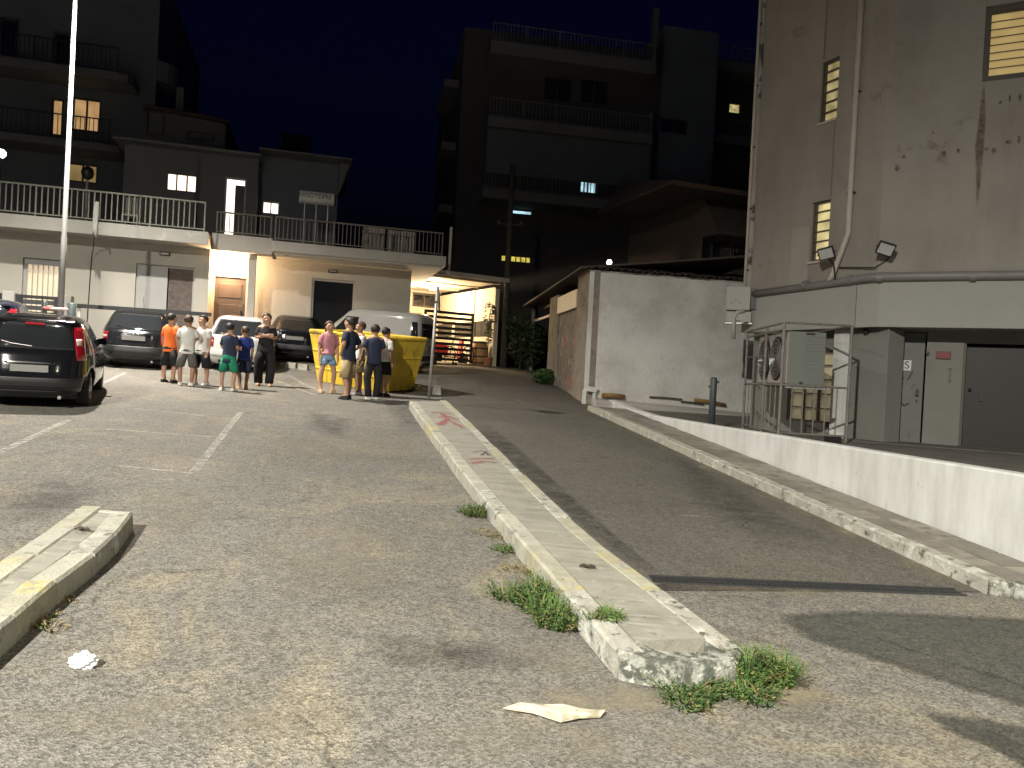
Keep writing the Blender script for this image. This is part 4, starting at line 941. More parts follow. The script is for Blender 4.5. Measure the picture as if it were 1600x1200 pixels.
MB(WL.M).box(xg1, -.003, 0, .3, -.3, wz).build('corner_pier', M_conc2, wb, False, .02)
MB(WL.M).box(xp0, xg0, 0, .3, -.6, wz-.25).build('pier', M_conc2, wb, False, .02)
zl0, zl1 = WL.z(880, 488), WL.z(880, 462)
MB(WL.M).box(xg0+.003, xg1-.003, -.03, .05, zl0, zl1).build('lintel_panel', mat('cream_panel', (.62, .55, .40), .6, .05, 3), wb)
M_graf = mat('graffiti_door_paint', (.20, .175, .14), .9, .3, 3, .4, 20, spots=[((.36, .11, .10), 1.3, .57, .04), ((.40, .38, .32), 2.6, .60, .05), ((.06, .055, .05), 3.7, .64, .02)])
for k in range(4):
    xa = xg0+.003+(xg1-xg0-.006)*k/4; MB(WL.M).box(xa, xa+(xg1-xg0-.006)/4-.012, .06, .11, -.3, zl0-.004).build('door_board', M_graf, wb)
# lean-to behind, open front
lz_ = wz-.35
MB(WL.M).box(xl-.08, xl+.02, -.05, .07, -1.0+gz(0, 0), lz_).build('lean_to_post', M_greyp, wb)
MB(WL.M).box(xl, xp0-.005, 2.2, 2.3, -.5, lz_).build('lean_to_back', M_wood, wb)
for k in range(3): MB(WL.M).box(xl+.1, xp0-.1, .3+.6*k, .34+.6*k, lz_-.02, lz_+.06).build('rafter', M_wood, wb)
MB(WL.M).box(xl, xp0-.01, .0, .06, lz_-.5, lz_-.42).build('cross_rail', M_creamp, wb)
# roof: boards and clay tiles along the front edge
MB(WL.M).hexa([(xl-.3, -.35, lz_+.07), (.02, -.25, wz+.02), (.02, 5, wz+.75), (xl-.3, 5, lz_+.8)], [(xl-.3, -.35, lz_+.12), (.02, -.25, wz+.07), (.02, 5, wz+.8), (xl-.3, 5, lz_+.85)]).build('roof_boards', M_wood, wb)
k = 0; xx = -.05
while xx < wx1:
    for row in range(2):
        zj = wz+.02+.06*row+random.uniform(-.02, .025); yj = -.10+.33*row+random.uniform(-.04, .02)
        mb = MB(WB.M); A = []
        for yy, rr in ((yj, .085), (yj+.4, .075)):
            A.append([mb.p(xx+rr*math.cos(math.pi*i/5), yy, zj+(yy-yj)*.12+rr*.85*math.sin(math.pi*i/5)) for i in range(6)] + [mb.p(xx+(rr-.016)*math.cos(math.pi*i/5), yy, zj+(yy-yj)*.12+(rr-.016)*.85*math.sin(math.pi*i/5)) for i in range(5, -1, -1)])
        n12 = 12
        for i in range(n12): mb.face((A[0][i], A[0][(i+1) % n12], A[1][(i+1) % n12], A[1][i]))
        mb.face(A[0][::-1]); mb.face(A[1]); mb.build('roof_tile', M_tile, wb)
    xx += random.uniform(.185, .205)
MB(WB.M).box(-.05, wx1, .0, 3.0, wz-.04, wz+.012).build('roof_bed', M_wood, wb)
# lamp bulb on the shed roof
q = atY(952, 410, WB.w(1.0, 1.2, 0).y)
bl = thing('roof_bulb', 'small bright white lamp standing on the shed roof edge', 'lamp', (q.x, q.y, WB.o.z+wz)); zq = WB.o.z+wz
MB().tube([(q.x, q.y, zq), (q.x, q.y, q.z-.07)], .02, 6).build('stem', M_dark, bl)
MB().lathe([(.05, -.07), (.08, 0), (.05, .07)], (q.x, q.y, q.z), (0, 0, 1), 12).build('bulb', emit('white_bulb', (1, .95, .9), 4, .05), bl, True)

# ---- house with tiled eaves behind the shed
eo = atY(1165, 420, 25.5); EH = Fr((eo.x, eo.y, gz(eo.x, 25.5)), az=70)
eh = thing('tiled_house', 'brown house with wide tiled eaves between the shed and the tall building', 'house', EH.o)
ex0 = EH.x(1100, 330); ez0 = EH.z(1150, 300)
M_brw = mat('brown_house_render', (.07, .055, .048), .95, .1, 1)
mb = MB(EH.M); hh = rect(EH, (1098, 372), (1130, 430)); wall(mb, ex0, 4, -1, ez0, [hh], 0, .2); mb.quad((ex0, 0, -1), (ex0, 5, -1), (ex0, 5, ez0), (ex0, 0, ez0)); mb.build('wall', M_brw, eh); window(EH, eh, *hh, .12, M_frame_b, M_glass, 'window', .06, 1)
rx = EH.x(1050, 295, -1.2); rz_ = EH.z(1100, 294, -1.2)
MB(EH.M).hexa([(rx, -1.2, rz_), (4, -1.2, rz_), (4, 4, rz_), (rx, 4, rz_)], [(rx, -1.2, rz_+.1), (4, -1.2, rz_+.1), (4, 4, rz_+1.4), (rx+1.2, 4, rz_+1.4)]).build('roof', M_tile, eh)
MB(EH.M).box(rx+.02, 4, -1.23, -1.203, rz_-.05, rz_+.1).build('fascia', mat('fascia_wood', (.10, .06, .04), .8, .1, 3), eh)
MB(EH.M).hexa([(ex0-.05, -.9, EH.z(1100, 362, -.9)), (4, -.9, EH.z(1100, 362, -.9)), (4, -.02, EH.z(1100, 362, -.9)), (ex0-.05, -.02, EH.z(1100, 362, -.9))], [(ex0-.05, -.85, EH.z(1100, 356, -.9)), (4, -.85, EH.z(1100, 356, -.9)), (4, -.02, ez0-.3), (ex0-.05, -.02, ez0-.3)]).build('awning', M_brw, eh)
bz = EH.z(1140, 420, -.9); MB(EH.M).box(ex0+.5, 4, -.9, -.01, bz-.15, bz).build('balcony_slab', M_brw, eh); railing(EH, eh, ex0+.5, 4, -.85, bz, .95, M_black, .12, .012, 'railing', True)

# ---- things along the shed's foot
q = G(915, 631); M = Matrix.Translation(q); t = thing('hand_rail_stub', 'white painted angular rail stub at the corner of the plastered shed', 'rail', q)
s_ = 1200/q.y
MB(M).box(-.10, .0, -.1, -.02, -.05, .34).build('upright', M_white, t, False, .01); MB(M).box(.16, .24, -.1, -.02, -.05, .30).build('upright', M_white, t, False, .01)
MB(M).hexa([(-.10, -.1, .342), (.24, -.1, .302), (.24, -.02, .302), (-.10, -.02, .342)], [(.02, -.1, .45), (.30, -.1, .44), (.30, -.02, .44), (.02, -.02, .45)]).build('top_bar', M_white, t, False, .01)
M_cane = mat('brown_cane', (.22, .135, .045), .8, .3, 8)
def shelfline(px, py): x, z = WB.h(px, py, -.10); return WB.w(x, -.10, z)
for a, b, r_, m, lab in (((941, 618), (976, 620), .07, M_cane, 'short brown log lying at the foot of the shed near its corner'), ((1086, 625), (1134, 633), .055, M_cane, 'brown log lying at the foot of the shed behind the dark post'), ((1015, 620), (1066, 624), .022, M_wood, 'thin dark rod lying along the foot of the shed'), ((1064, 627), (1100, 632), .022, M_wood, 'short dark rod lying at the shed foot next to the log')):
    o = MB().tube([shelfline(*a), lerp(shelfline(*a), shelfline(*b), .5)+Vector((0, 0, .01)), shelfline(*b)], [r_, r_*.9, r_*.8], 8).build('log' if r_ > .04 else 'rod', m, None, True); solo(o, lab, 'log' if r_ > .04 else 'rod')
x0_, z0_ = WB.h(925, 622, -.2); x1_, z1_ = WB.h(1160, 650, -.2)
o = MB(WB.M).hexa([(x0_, -.55, -1.2), (wx1, -.55, -1.2), (wx1, -.005, -1.2), (x0_, -.005, -1.2)], [(x0_, -.55, WB.z(930, 626, -.3)), (wx1, -.55, WB.z(1160, 652, -.3)), (wx1, -.005, WB.z(1160, 645, 0)), (x0_, -.005, WB.z(930, 621, 0))]).build('shed_plinth', mat('plinth_plaster', (.42, .385, .36), .95, .1, 2, .4, 20), wb, False, .02)
q = atY(1112, 655, 15.8); o = MB().lathe([(.07, gz(q.x, q.y)-.2), (.07, atY(1112, 592, 15.8).z), (.05, atY(1112, 590, 15.8).z+.01)], (q.x, q.y, 0), (0, 0, 1), 12).build('post', M_postd, None, True)
bp = thing('bollard', 'dark upright steel post behind the white wall', 'post', (q.x, q.y, gz(q.x, q.y)-.2)); o.name = 'shaft'; attach(o, bp)
zq = atY(1112, 606, 15.8).z; MB().box(q.x-.1, q.x-.065, q.y-.02, q.y+.02, zq, zq+.05).build('lug', M_postd, bp); MB().box(q.x+.065, q.x+.11, q.y-.02, q.y+.02, zq+.1, zq+.15).build('lug', M_postd, bp)

#@@TALL
# ---- tall grey building on the right
cq = atY(1361, 600, 14.5); CZ = YZ
RF = Fr((cq.x, cq.y, CZ), az=118)             # right face: local x runs to the right and nearer
LF = Fr((cq.x, cq.y, CZ), xd=(.438, -.899))   # left face: local x runs to the corner (0), negative is further back
rb = thing('tall_building', 'tall grey stained building with white band on the right', 'building', (cq.x, cq.y, CZ))
TOP = 14.0; bt, bb = RF.z(1362, 437), RF.z(1362, 511)
lx0 = LF.x(1168, 430); rx1 = 9.0
wR = rect(RF, (1541, 10), (1640, 116)); wR = (wR[0], wR[0]+1.7, wR[2], wR[3])
wl1 = rect(LF, (1285, 98), (1307, 184)); wl2 = rect(LF, (1270, 317), (1293, 405))
mb = MB(RF.M); wall(mb, 0, rx1, bt, TOP, [wR], 0, .2); mb.build('upper_wall', M_render, rb)
mb = MB(LF.M); wall(mb, lx0, 0, bt, TOP, [wl1, wl2], 0, .16); mb.quad((lx0, 0, bt), (lx0, 0, TOP), (lx0, 6, TOP), (lx0, 6, bt)); mb.build('upper_wall', M_render, rb)
# lighter repainted patch and peeled corner strip
xa, za = LF.h(1238, 360); xb, zb = LF.h(1300, 426); MB(LF.M).box(xa, wl2[0]-.03, -.006, -.002, bt+.02, LF.z(1250, 356)).build('repainted_patch', mat('patched_render', (.33, .31, .285), .95, .06, 2), rb)
M_peel = mat('peeling_corner', (.42, .39, .36), .95, .1, 3, .5, 25, spots=[((.10, .095, .085), 2.2, .56, .03)])
MB(LF.M).box(lx0-.06, lx0+.12, -.05, .1, bt, TOP).build('corner_strip', M_peel, rb)
# windows
M_gl1 = emit('stair_window', (1, .85, .42), .5, .5, 3)
window(RF, rb, *wR, .12, M_frame_b, M_blind, 'window', .1, 0, 0)
nb = 9
for k in range(nb):
    zz = wR[2]+.12+(wR[3]-wR[2]-.24)*k/(nb-1); MB(RF.M).box(wR[0]+.1, wR[1]-.1, .10, .115, zz-.008, zz+.008).build('blind_slat', M_doorbr, rb)
for wl, mm in ((wl1, emit('stair_window_dim', (1, .82, .40), .22, .7, 4)), (wl2, M_gl1)):
    f = window(LF, rb, *wl, .10, M_frame_b, mm, 'window', .04, 0, 5)
    MB(LF.M).box(wl[0]-.03, wl[1]+.03, -.04, -.002, wl[2]-.05, wl[2]-.005).build('sill', M_creamp, f)
# rust run below the big window and old scuffs in the render
M_rust = worn_paint('rust_run', (.11, .075, .03), .36, 5, .55); M_scuff = worn_paint('render_scuff', (.07, .06, .055), .42, 18, .8)
M_rustf = fading('rust_run_soft', (.13, .095, .05), .42, 4.0); M_scufff = fading('render_chip', (.075, .066, .06), .42, 16.0)
def wall_stain(fr, x, z, rx_, rz_, m, name, val, seed, taper=1.0):
    rn = random.Random(seed); n2 = 14; mb = MB(fr.M); k0 = mb.p(x, -.004, z); P = []
    for k in range(n2):
        a = 2*math.pi*k/n2; r_ = rn.uniform(.65, 1.15); P.append((x+rx_*r_*math.cos(a)*(taper if math.sin(a) < 0 else 1), z+rz_*math.sin(a)))
    r1 = [mb.p(x+(px-x)*.6, -.004, z+(pz-z)*.75) for px, pz in P]; r2 = [mb.p(px, -.004, pz) for px, pz in P]
    for k in range(n2): j2 = (k+1) % n2; mb.face((k0, r1[k], r1[j2])); mb.face((r1[k], r2[k], r2[j2], r1[j2]))
    o = mb.build(name, m, rb); o.data.attributes.new('fade', 'FLOAT', 'POINT').data.foreach_set('value', [val] + [val]*n2 + [0.0]*n2)
zq = RF.z(1535, 330); wall_stain(RF, wR[0]+.03, (zq+wR[2])/2, .09, (wR[2]-zq)/2, M_rustf, 'rust_run', .75, 3, .7)
wall_stain(RF, wR[0]+.9, (zq+wR[2])/2+.5, .12, (wR[2]-zq)/3, M_rustf, 'rust_run', .35, 5, .6)
for k, (px, py) in enumerate(((1563, 160), (1578, 153), (1594, 152), (1541, 233), (1553, 236), (1576, 222), (1592, 218), (1475, 240), (1497, 236), (1412, 245), (1402, 262), (1458, 208))):
    x, z = RF.h(px, py); wall_stain(RF, x, z, random.uniform(.025, .06), random.uniform(.03, .08), M_scufff, 'render_chip', .8, 30+k)
# white band with a chamfered corner
BP = .10
RB_in = .9
mb = MB(); A = [LF.w(lx0, -BP, 0), LF.w(-.35, -BP, 0), RF.w(.06, -BP, 0), RF.w(rx1, -BP, 0), RF.w(rx1, 2.5, 0), LF.w(lx0, 2.5, 0)]
mb.prism([(q.x, q.y) for q in A], CZ+bb, CZ+bt-.004); fixn(mb.build('band', M_band, rb))
mb = MB(LF.M).box(-.36, -.352, -BP-.004, -BP+.02, bb+.01, bt-.01).build('band_joint', M_dark, rb)
# recessed ground floor
YR = .55
dG = rect(RF, (1396, 518), (1440, 690), YR); dG = (dG[0], dG[1], 0.02, RF.z(1418, 518, YR)); dD = rect(RF, (1506, 536), (1600, 702), YR); dD = (dD[0], dD[0]+1.25, 0.02, RF.z(1520, 536, YR))
gx0 = RF.x(1326, 600, YR)
M_lobby = mat('lobby_render', (.19, .19, .175), .9, .08, 2)
mb = MB(RF.M); wall(mb, gx0, rx1, -.3, bb, [dG, dD], YR, .3); mb.build('lower_wall', M_lobby, rb)
M_gdoor = mat('grey_green_door', (.12, .128, .118), .6, .12, 3, spots=[((.04, .04, .04), 5, .68, .02)])
dr = MB(RF.M).box(dG[0]+.03, dG[1]-.03, YR+.05, YR+.1, dG[2], dG[3]-.02).build('door', M_gdoor, rb, False, .006)
x, z = RF.h(1437, 613, YR); MB(RF.M).box(x-.07, x-.02, YR-.03, YR+.05, z-.06, z+.06).build('handle', M_black, dr); MB(RF.M).box(x-.06, x-.03, YR+.02, YR+.05, z-.19, z-.14).build('lock', M_black, dr)
x, z = RF.h(1417, 570, YR); sg = MB(RF.M).box(x-.075, x+.075, YR+.035, YR+.048, z-.11, z+.09).build('door_sign', M_white, dr, False, .004)
text_mesh('S', .2, 'sign_letter', M_black, RF.M @ Matrix.Translation((x, YR+.032, z-.01)) @ Matrix.Rotation(math.pi/2, 4, 'X'), dr, .002)
for a, b in (((1402, 582), (1412, 592)), ((1426, 580), (1418, 594)), ((1398, 630), (1405, 626)), ((1405, 626), (1412, 634)), ((1412, 634), (1420, 630))):
    xa, za = RF.h(*a, YR+.045); xb, zb = RF.h(*b, YR+.045); MB(RF.M).tube([(xa, YR+.046, za), (xb, YR+.046, zb)], .012, 5).build('scribble_stroke', M_black, dr)
dr = MB(RF.M).box(dD[0]+.06, dD[1]-.03, YR+.2, YR+.26, dD[2], dD[3]-.05).build('door', mat('dark_brown_door', (.012, .0105, .0095), .5, .15, 3), rb, False, .006)
for xx in (dD[0], dD[1]-.05): MB(RF.M).box(xx, xx+.05, YR+.02, YR+.24, dD[2], dD[3]-.002).build('door_jamb', M_frame_b, dr)
x, z = RF.h(1515, 609, YR+.2); MB(RF.M).lathe([(.02, 0), (.035, .03), (.02, .06)], (x, YR+.2, z), (0, -1, 0), 10).build('knob', M_chrome, dr)
x, z = RF.h(1533, 621, YR+.2); MB(RF.M).box(x-.03, x+.03, YR+.16, YR+.2, z-.07, z+.07).build('handle', M_black, dr)
x, z = RF.h(1474, 555, YR); MB(RF.M).box(x-.12, x+.12, YR-.04, YR-.002, z-.07, z+.07).build('red_box', mat('dark_red_box', (.16, .015, .02), .5, .1, 3), rb, False, .006)
x, z = RF.h(1450, 552, YR); MB(RF.M).lathe([(.035, 0), (.03, .05)], (x, YR-.002, z), (0, -1, 0), 10).build('wall_button', M_black, rb)
x, z = RF.h(1484, 586, YR); MB(RF.M).tube([(x, YR-.03, z-.12), (x, YR-.03, z+.1), (x, YR-.06, z+.13)], .018, 6).build('conduit', M_greyp, rb)
x, z = RF.h(1353, 523, .25); MB(RF.M).lathe([(.05, 0), (.06, .05), (.03, .1)], (x, .25, bb-.1), (0, 0, 1), 10).build('ceiling_camera', M_black, rb)
# white pilaster and left part of the ground floor
MB(LF.M).box(LF.x(1299, 600, .12), LF.x(1322, 600, .12), .12, .4, -.4, bb-.002).build('pilaster', M_white, rb, False, .01)
MB(LF.M).box(LF.x(1324, 600, .16), .2, .16, .6, -.4, bb-.003).build('pier', M_lobby, rb, False, .01)
wlow = rect(LF, (1230, 620), (1296, 690), .3); wlow = (wlow[0], wlow[1], .25, 1.75)
mb = MB(LF.M); wall(mb, lx0, LF.x(1299, 600, .3), -.6, bb-.001, [wlow], .3, .12); mb.build('lower_wall', M_lobby, rb)
window(LF, rb, *wlow, .38, M_frame_b, emit('dim_glass_block', (.75, .66, .42), .12, .5, 4), 'window', .04, 2, 4)
# yard step along the building
MB(RF.M).box(gx0, rx1, -.35, YR-.004, -.2, .02).build('door_step', M_yard, rb)

# pipes
PR = .085
pz = bt+.02
hp = [LF.w(lx0+.12, -.02-PR, bt-.06), LF.w(-.9, -.02-PR, bt+.0), LF.w(-.12, -.05-PR, bt+.03), RF.w(.12, -.05-PR, bt+.03), RF.w(1.5, -.03-PR, bt+.03), RF.w(rx1, -.03-PR, bt+.0)]
dp = thing('drain_pipe', 'thick grey drain pipe running along the top of the white band', 'pipe', hp[2])
MB().tube(hp, PR, 14).build('pipe', M_greyp, dp, True)
for fr_, xx in ((RF, .05), (RF, 1.55), (RF, 2.4), (LF, -.5), (LF, -1.6)):
    q0 = fr_.w(xx-.05, -.04-PR, bt+.02); q1 = fr_.w(xx+.05, -.04-PR, bt+.02); MB().tube([q0, q1], PR*1.16, 14).build('collar', M_greyp, dp)
vp = thing('downpipe', 'cream vertical downpipe between the narrow windows and the corner', 'pipe', LF.w(LF.x(1325, 370, -.06), -.06, bt))
x0_, x1_ = LF.x(1342, 60, -.06), LF.x(1327, 350, -.06); xm_ = (x0_+x1_)/2; zb_ = LF.z(1325, 365, -.06)
MB(LF.M).tube([(xm_, -.065, TOP), (xm_, -.065, zb_), (xm_-.04, -.075, zb_-.12), (xm_-.30, -.10, bt+.16), (xm_-.34, -.12, bt+.05)], .055, 12).build('pipe', M_creamp, vp, True)
for py in (145, 300): zz = LF.z(1335, py, -.06); MB(LF.M).box(xm_-.09, xm_+.08, -.075, -.004, zz-.012, zz+.012).build('bracket', M_dark, vp)
for xx in (LF.x(1290, 60, -.02), LF.x(1300, 260, -.02)):
    pass
cbx = LF.x(1289, 60, -.02); o = MB(LF.M).tube([(cbx, -.02, TOP), (cbx, -.02, wl1[3]+.05)], .012, 5).build('wall_cable', M_greyp); solo(o, 'thin cable running up from the upper narrow window', 'cable')
cbx = LF.x(1301, 250, -.02); o = MB(LF.M).tube([(cbx, -.02, wl1[2]-.06), (cbx, -.02, wl2[3]+.04)], .012, 5).build('wall_cable', M_greyp); solo(o, 'thin cable between the two narrow windows', 'cable')
cp_ = thing('corner_pipe', 'narrow pale pipe running up the left edge of the tall building', 'pipe', LF.w(lx0+.03, -.09, bt))
MB(LF.M).tube([(lx0+.03, -.09, bt-.35), (lx0+.03, -.09, TOP)], .035, 8).build('pipe', M_creamp, cp_, True)
for k in range(6): MB(LF.M).box(lx0-.02, lx0+.08, -.1, -.045, bt+.5+1.4*k, bt+.53+1.4*k).build('bracket', M_dark, cp_)
# floodlights (unlit)
def flood(p, d, label, arm, roll):
    t = thing('floodlight', label, 'floodlight', p); d = Vector(d).normalized(); rx_ = d.cross(Vector((0, 0, 1))).normalized(); u = rx_.cross(d)
    M = Matrix.Translation(p) @ Matrix((rx_, d, u)).transposed().to_4x4() @ Matrix.Rotation(R(roll), 4, 'Y')
    MB(M).box(-.15, .15, -.05, .02, -.12, .12).build('housing', M_black, t, False, .012); MB(M).box(-.125, .125, .022, .03, -.095, .095).build('lens', mat('flood_lens', (.45, .46, .46), .25, .05, 3), t)
    for k in range(4): MB(M).box(-.12+.075*k, -.105+.075*k, -.085, -.052, -.1, .1).build('cooling_fin', M_black, t)
    MB().tube(arm, .016, 6).build('arm', M_black, t); MB(M).tube([(-.165, -.01, 0), (-.165, -.09, -.02), (.165, -.09, -.02), (.165, -.01, 0)], .012, 6).build('yoke', M_black, t)
    return t
x, z = LF.h(1291, 396, -.35); p = LF.w(x, -.35, z); flood(p, (-.45, -.8, -.42), 'black floodlight on a bracket below the lower narrow window', [p+Vector((.03, .08, -.03)), LF.w(x+.1, -.25, z-.2), LF.w(x+.1, -.17, bt+.05)], 14)
x, z = RF.h(1384, 389, -.3); p = RF.w(x, -.3, z); flood(p, (-.35, -.85, -.45), 'black floodlight on the wall just right of the building corner', [p+Vector((.03, .08, -.03)), RF.w(x+.08, -.18, z-.1), RF.w(x+.05, -.02, z-.12)], -20)
# sloping cable between the lights
o = MB().tube([LF.w(LF.x(1310, 418, -.03), -.04, LF.z(1310, 418, -.03)), LF.w(-.02, -.06, bt+.22), RF.w(RF.x(1388, 404, -.03), -.03, RF.z(1388, 404, -.03))], .014, 5).build('lamp_cable', M_black); solo(o, 'thin black cable linking the two floodlights', 'cable')

# air conditioning: two small boxes by the corner, big unit in a cage
M_acw = mat('ac_casing', (.36, .345, .33), .6, .05, 3); M_acg = mat('ac_casing_green_grey', (.15, .162, .148), .6, .06, 3)
AC = Fr(LF.w(lx0+.15, -.42, 0), xd=(math.cos(R(20)), -math.sin(R(20))))
t = thing('air_conditioner', 'small white air conditioner box mounted at the left end of the band', 'air conditioner', AC.w(0, 0, LF.z(1185, 483, 0)))
az0, az1 = LF.z(1185, 482, -.4), LF.z(1185, 444, -.4)
MB(AC.M).box(-.22, .30, -.02, .30, az0, az1).build('casing', M_acw, t, False, .015)
MB(AC.M).box(.31, .42, .02, .28, az0+.03, az1-.03).build('side_grille', M_black, t)
for k in range(3): MB(AC.M).box(-.13+.09*k, -.07+.09*k, -.024, -.021, az0+.14+.07*(k % 2), az0+.17+.07*(k % 2)).build('faded_mark', M_greyp, t)
t2 = thing('air_conditioner', 'shallow white unit box hanging right under the small air conditioner', 'air conditioner', AC.w(0, 0, az0-.28))
MB(AC.M).box(-.20, .34, -.01, .29, az0-.27, az0-.03).build('casing', M_acw, t2, False, .015); MB(AC.M).box(-.05, .1, -.014, -.011, az0-.25, az0-.23).build('vent_slot', M_black, t2)
MB(AC.M).box(-.22, .36, .0, .28, az0-.31, az0-.275).build('support_tray', M_steel, t2)
# large two-fan unit: fan side faces the road
un = atY(1229, 600, 13.9); UN = Fr((un.x, un.y, CZ), xd=(math.sin(R(70)), math.cos(R(70))+0.0))
ac_az = R(3); fd = Vector((math.sin(ac_az), math.cos(ac_az), 0)); sd_ = Vector((fd.y, -fd.x, 0))
Mu = Matrix((sd_, fd, Vector((0, 0, 1)))).transposed().to_4x4(); Mu = Matrix.Translation((un.x, un.y, CZ)) @ Mu     # x: depth of unit to the right, y: along fan face away from camera
uz0, uz1 = atY(1229, 600, 13.9).z-CZ, atY(1229, 517, 13.9).z-CZ; UL = 1.95; UW = .66
big = thing('outdoor_unit', 'large grey-green outdoor air conditioning unit with two round fans in the cage', 'air conditioner', (un.x, un.y, CZ+uz0))
MB(Mu).box(0, UW, 0, UL, uz0, uz1).build('casing', M_acg, big, False, .012)
MB(Mu).box(-.012, -.002, .02, UL-.02, uz0+.02, uz1-.02).build('front_panel', M_acw, big)
zc_ = (uz0+uz1)/2; fr_ = (uz1-uz0)*.43
for yy in (.62, 1.46):
    f = MB(Mu).lathe([(fr_, 0), (fr_, .02), (fr_*.96, .03)], (-.013, yy, zc_), (-1, 0, 0), 28).build('fan_guard', M_black, big)
    mb = MB(Mu)
    for k in range(1, 6):
        rr = fr_*k/5.6; P = [(-.05, yy+rr*math.cos(2*math.pi*i/20), zc_+rr*math.sin(2*math.pi*i/20)) for i in range(21)]; mb.tube(P, .005, 4, False)
    mb.build('guard_rings', M_steel, f)
for k in range(14): zz = uz0+.08+(uz1-uz0-.16)*k/13; MB(Mu).box(.30, UW-.04, -.008, -.002, zz-.018, zz+.012).build('louvre', M_acg, big)
MB(Mu).box(.22, .28, -.01, -.002, uz0+.02, uz0+.05).build('label_strip', M_black, big); MB(Mu).box(.30, .46, -.01, -.002, uz1-.05, uz1-.02).build('vent_slot', M_black, big)
for yy in (.15, 1.75): MB(Mu).box(.02, UW+.15, yy-.03, yy+.03, uz0-.07, uz0-.003).build('support_bar', M_steel, big)
# cage around it
cg = thing('security_cage', 'galvanised security cage of bars around the outdoor units', 'cage', (un.x, un.y, CZ))
cy0, cy1, cxa, cxb = -.22, 2.35, -.16, 1.02
ctop = atY(1205, 503, 13.7).z-CZ; cmid = uz0-.02
def cb(p, q, r_=.02): return MB(Mu).tube([p, q], r_, 6).build('bar', M_cage, cg)
for x, y in ((cxa, cy0+.0), (cxa, .9), (cxa, cy1), (cxb, cy0)): MB(Mu).tube([(x, y, -.25), (x, y, ctop)], .026, 6).build('post', M_cage, cg)
for z_ in (ctop, ctop-.12, cmid): cb((cxa, cy0, z_), (cxa, cy1, z_)); 
for z_ in (ctop, cmid, .12): cb((cxa, cy0, z_), (cxb, cy0, z_))
cb((cxa, cy0, .12), (cxa, cy1, .12)); cb((cxa, 1.0, (cmid+ctop)/2), (cxa, cy1, (cmid+ctop)/2), .014); cb((cxb, cy0, ctop), (cxb, cy1, ctop)); cb((cxa, cy1, ctop), (cxb, cy1, ctop))
for k in range(1, 6): cb((cxa+(cxb-cxa)*k/6, cy0, .13), (cxa+(cxb-cxa)*k/6, cy0, cmid-.02), .011)
for k in range(1, 8): cb((cxa, cy0+(cy1-cy0)*k/8, .13), (cxa, cy0+(cy1-cy0)*k/8, cmid-.02), .011)
q = atY(1301, 688, 13.4); o = MB().prism([(q.x-.12, q.y-.08), (q.x+.12, q.y-.08), (q.x+.12, q.y+.08), (q.x-.12, q.y+.08)], CZ+.002, CZ+.12).build('plant_trough', M_black); solo(o, 'small black trough on the yard floor by the white pilaster', 'trough')
# white vent pipe bend next to the air conditioner
x, z = LF.h(1150, 500, -.5); o = MB().tube([atY(1163, 486, 16.6), atY(1152, 488, 16.6), atY(1147, 496, 16.6), atY(1146, 530, 16.6)], .045, 8).build('pipe_bend', M_acw, None, True); solo(o, 'white bent pipe left of the small air conditioner', 'pipe')
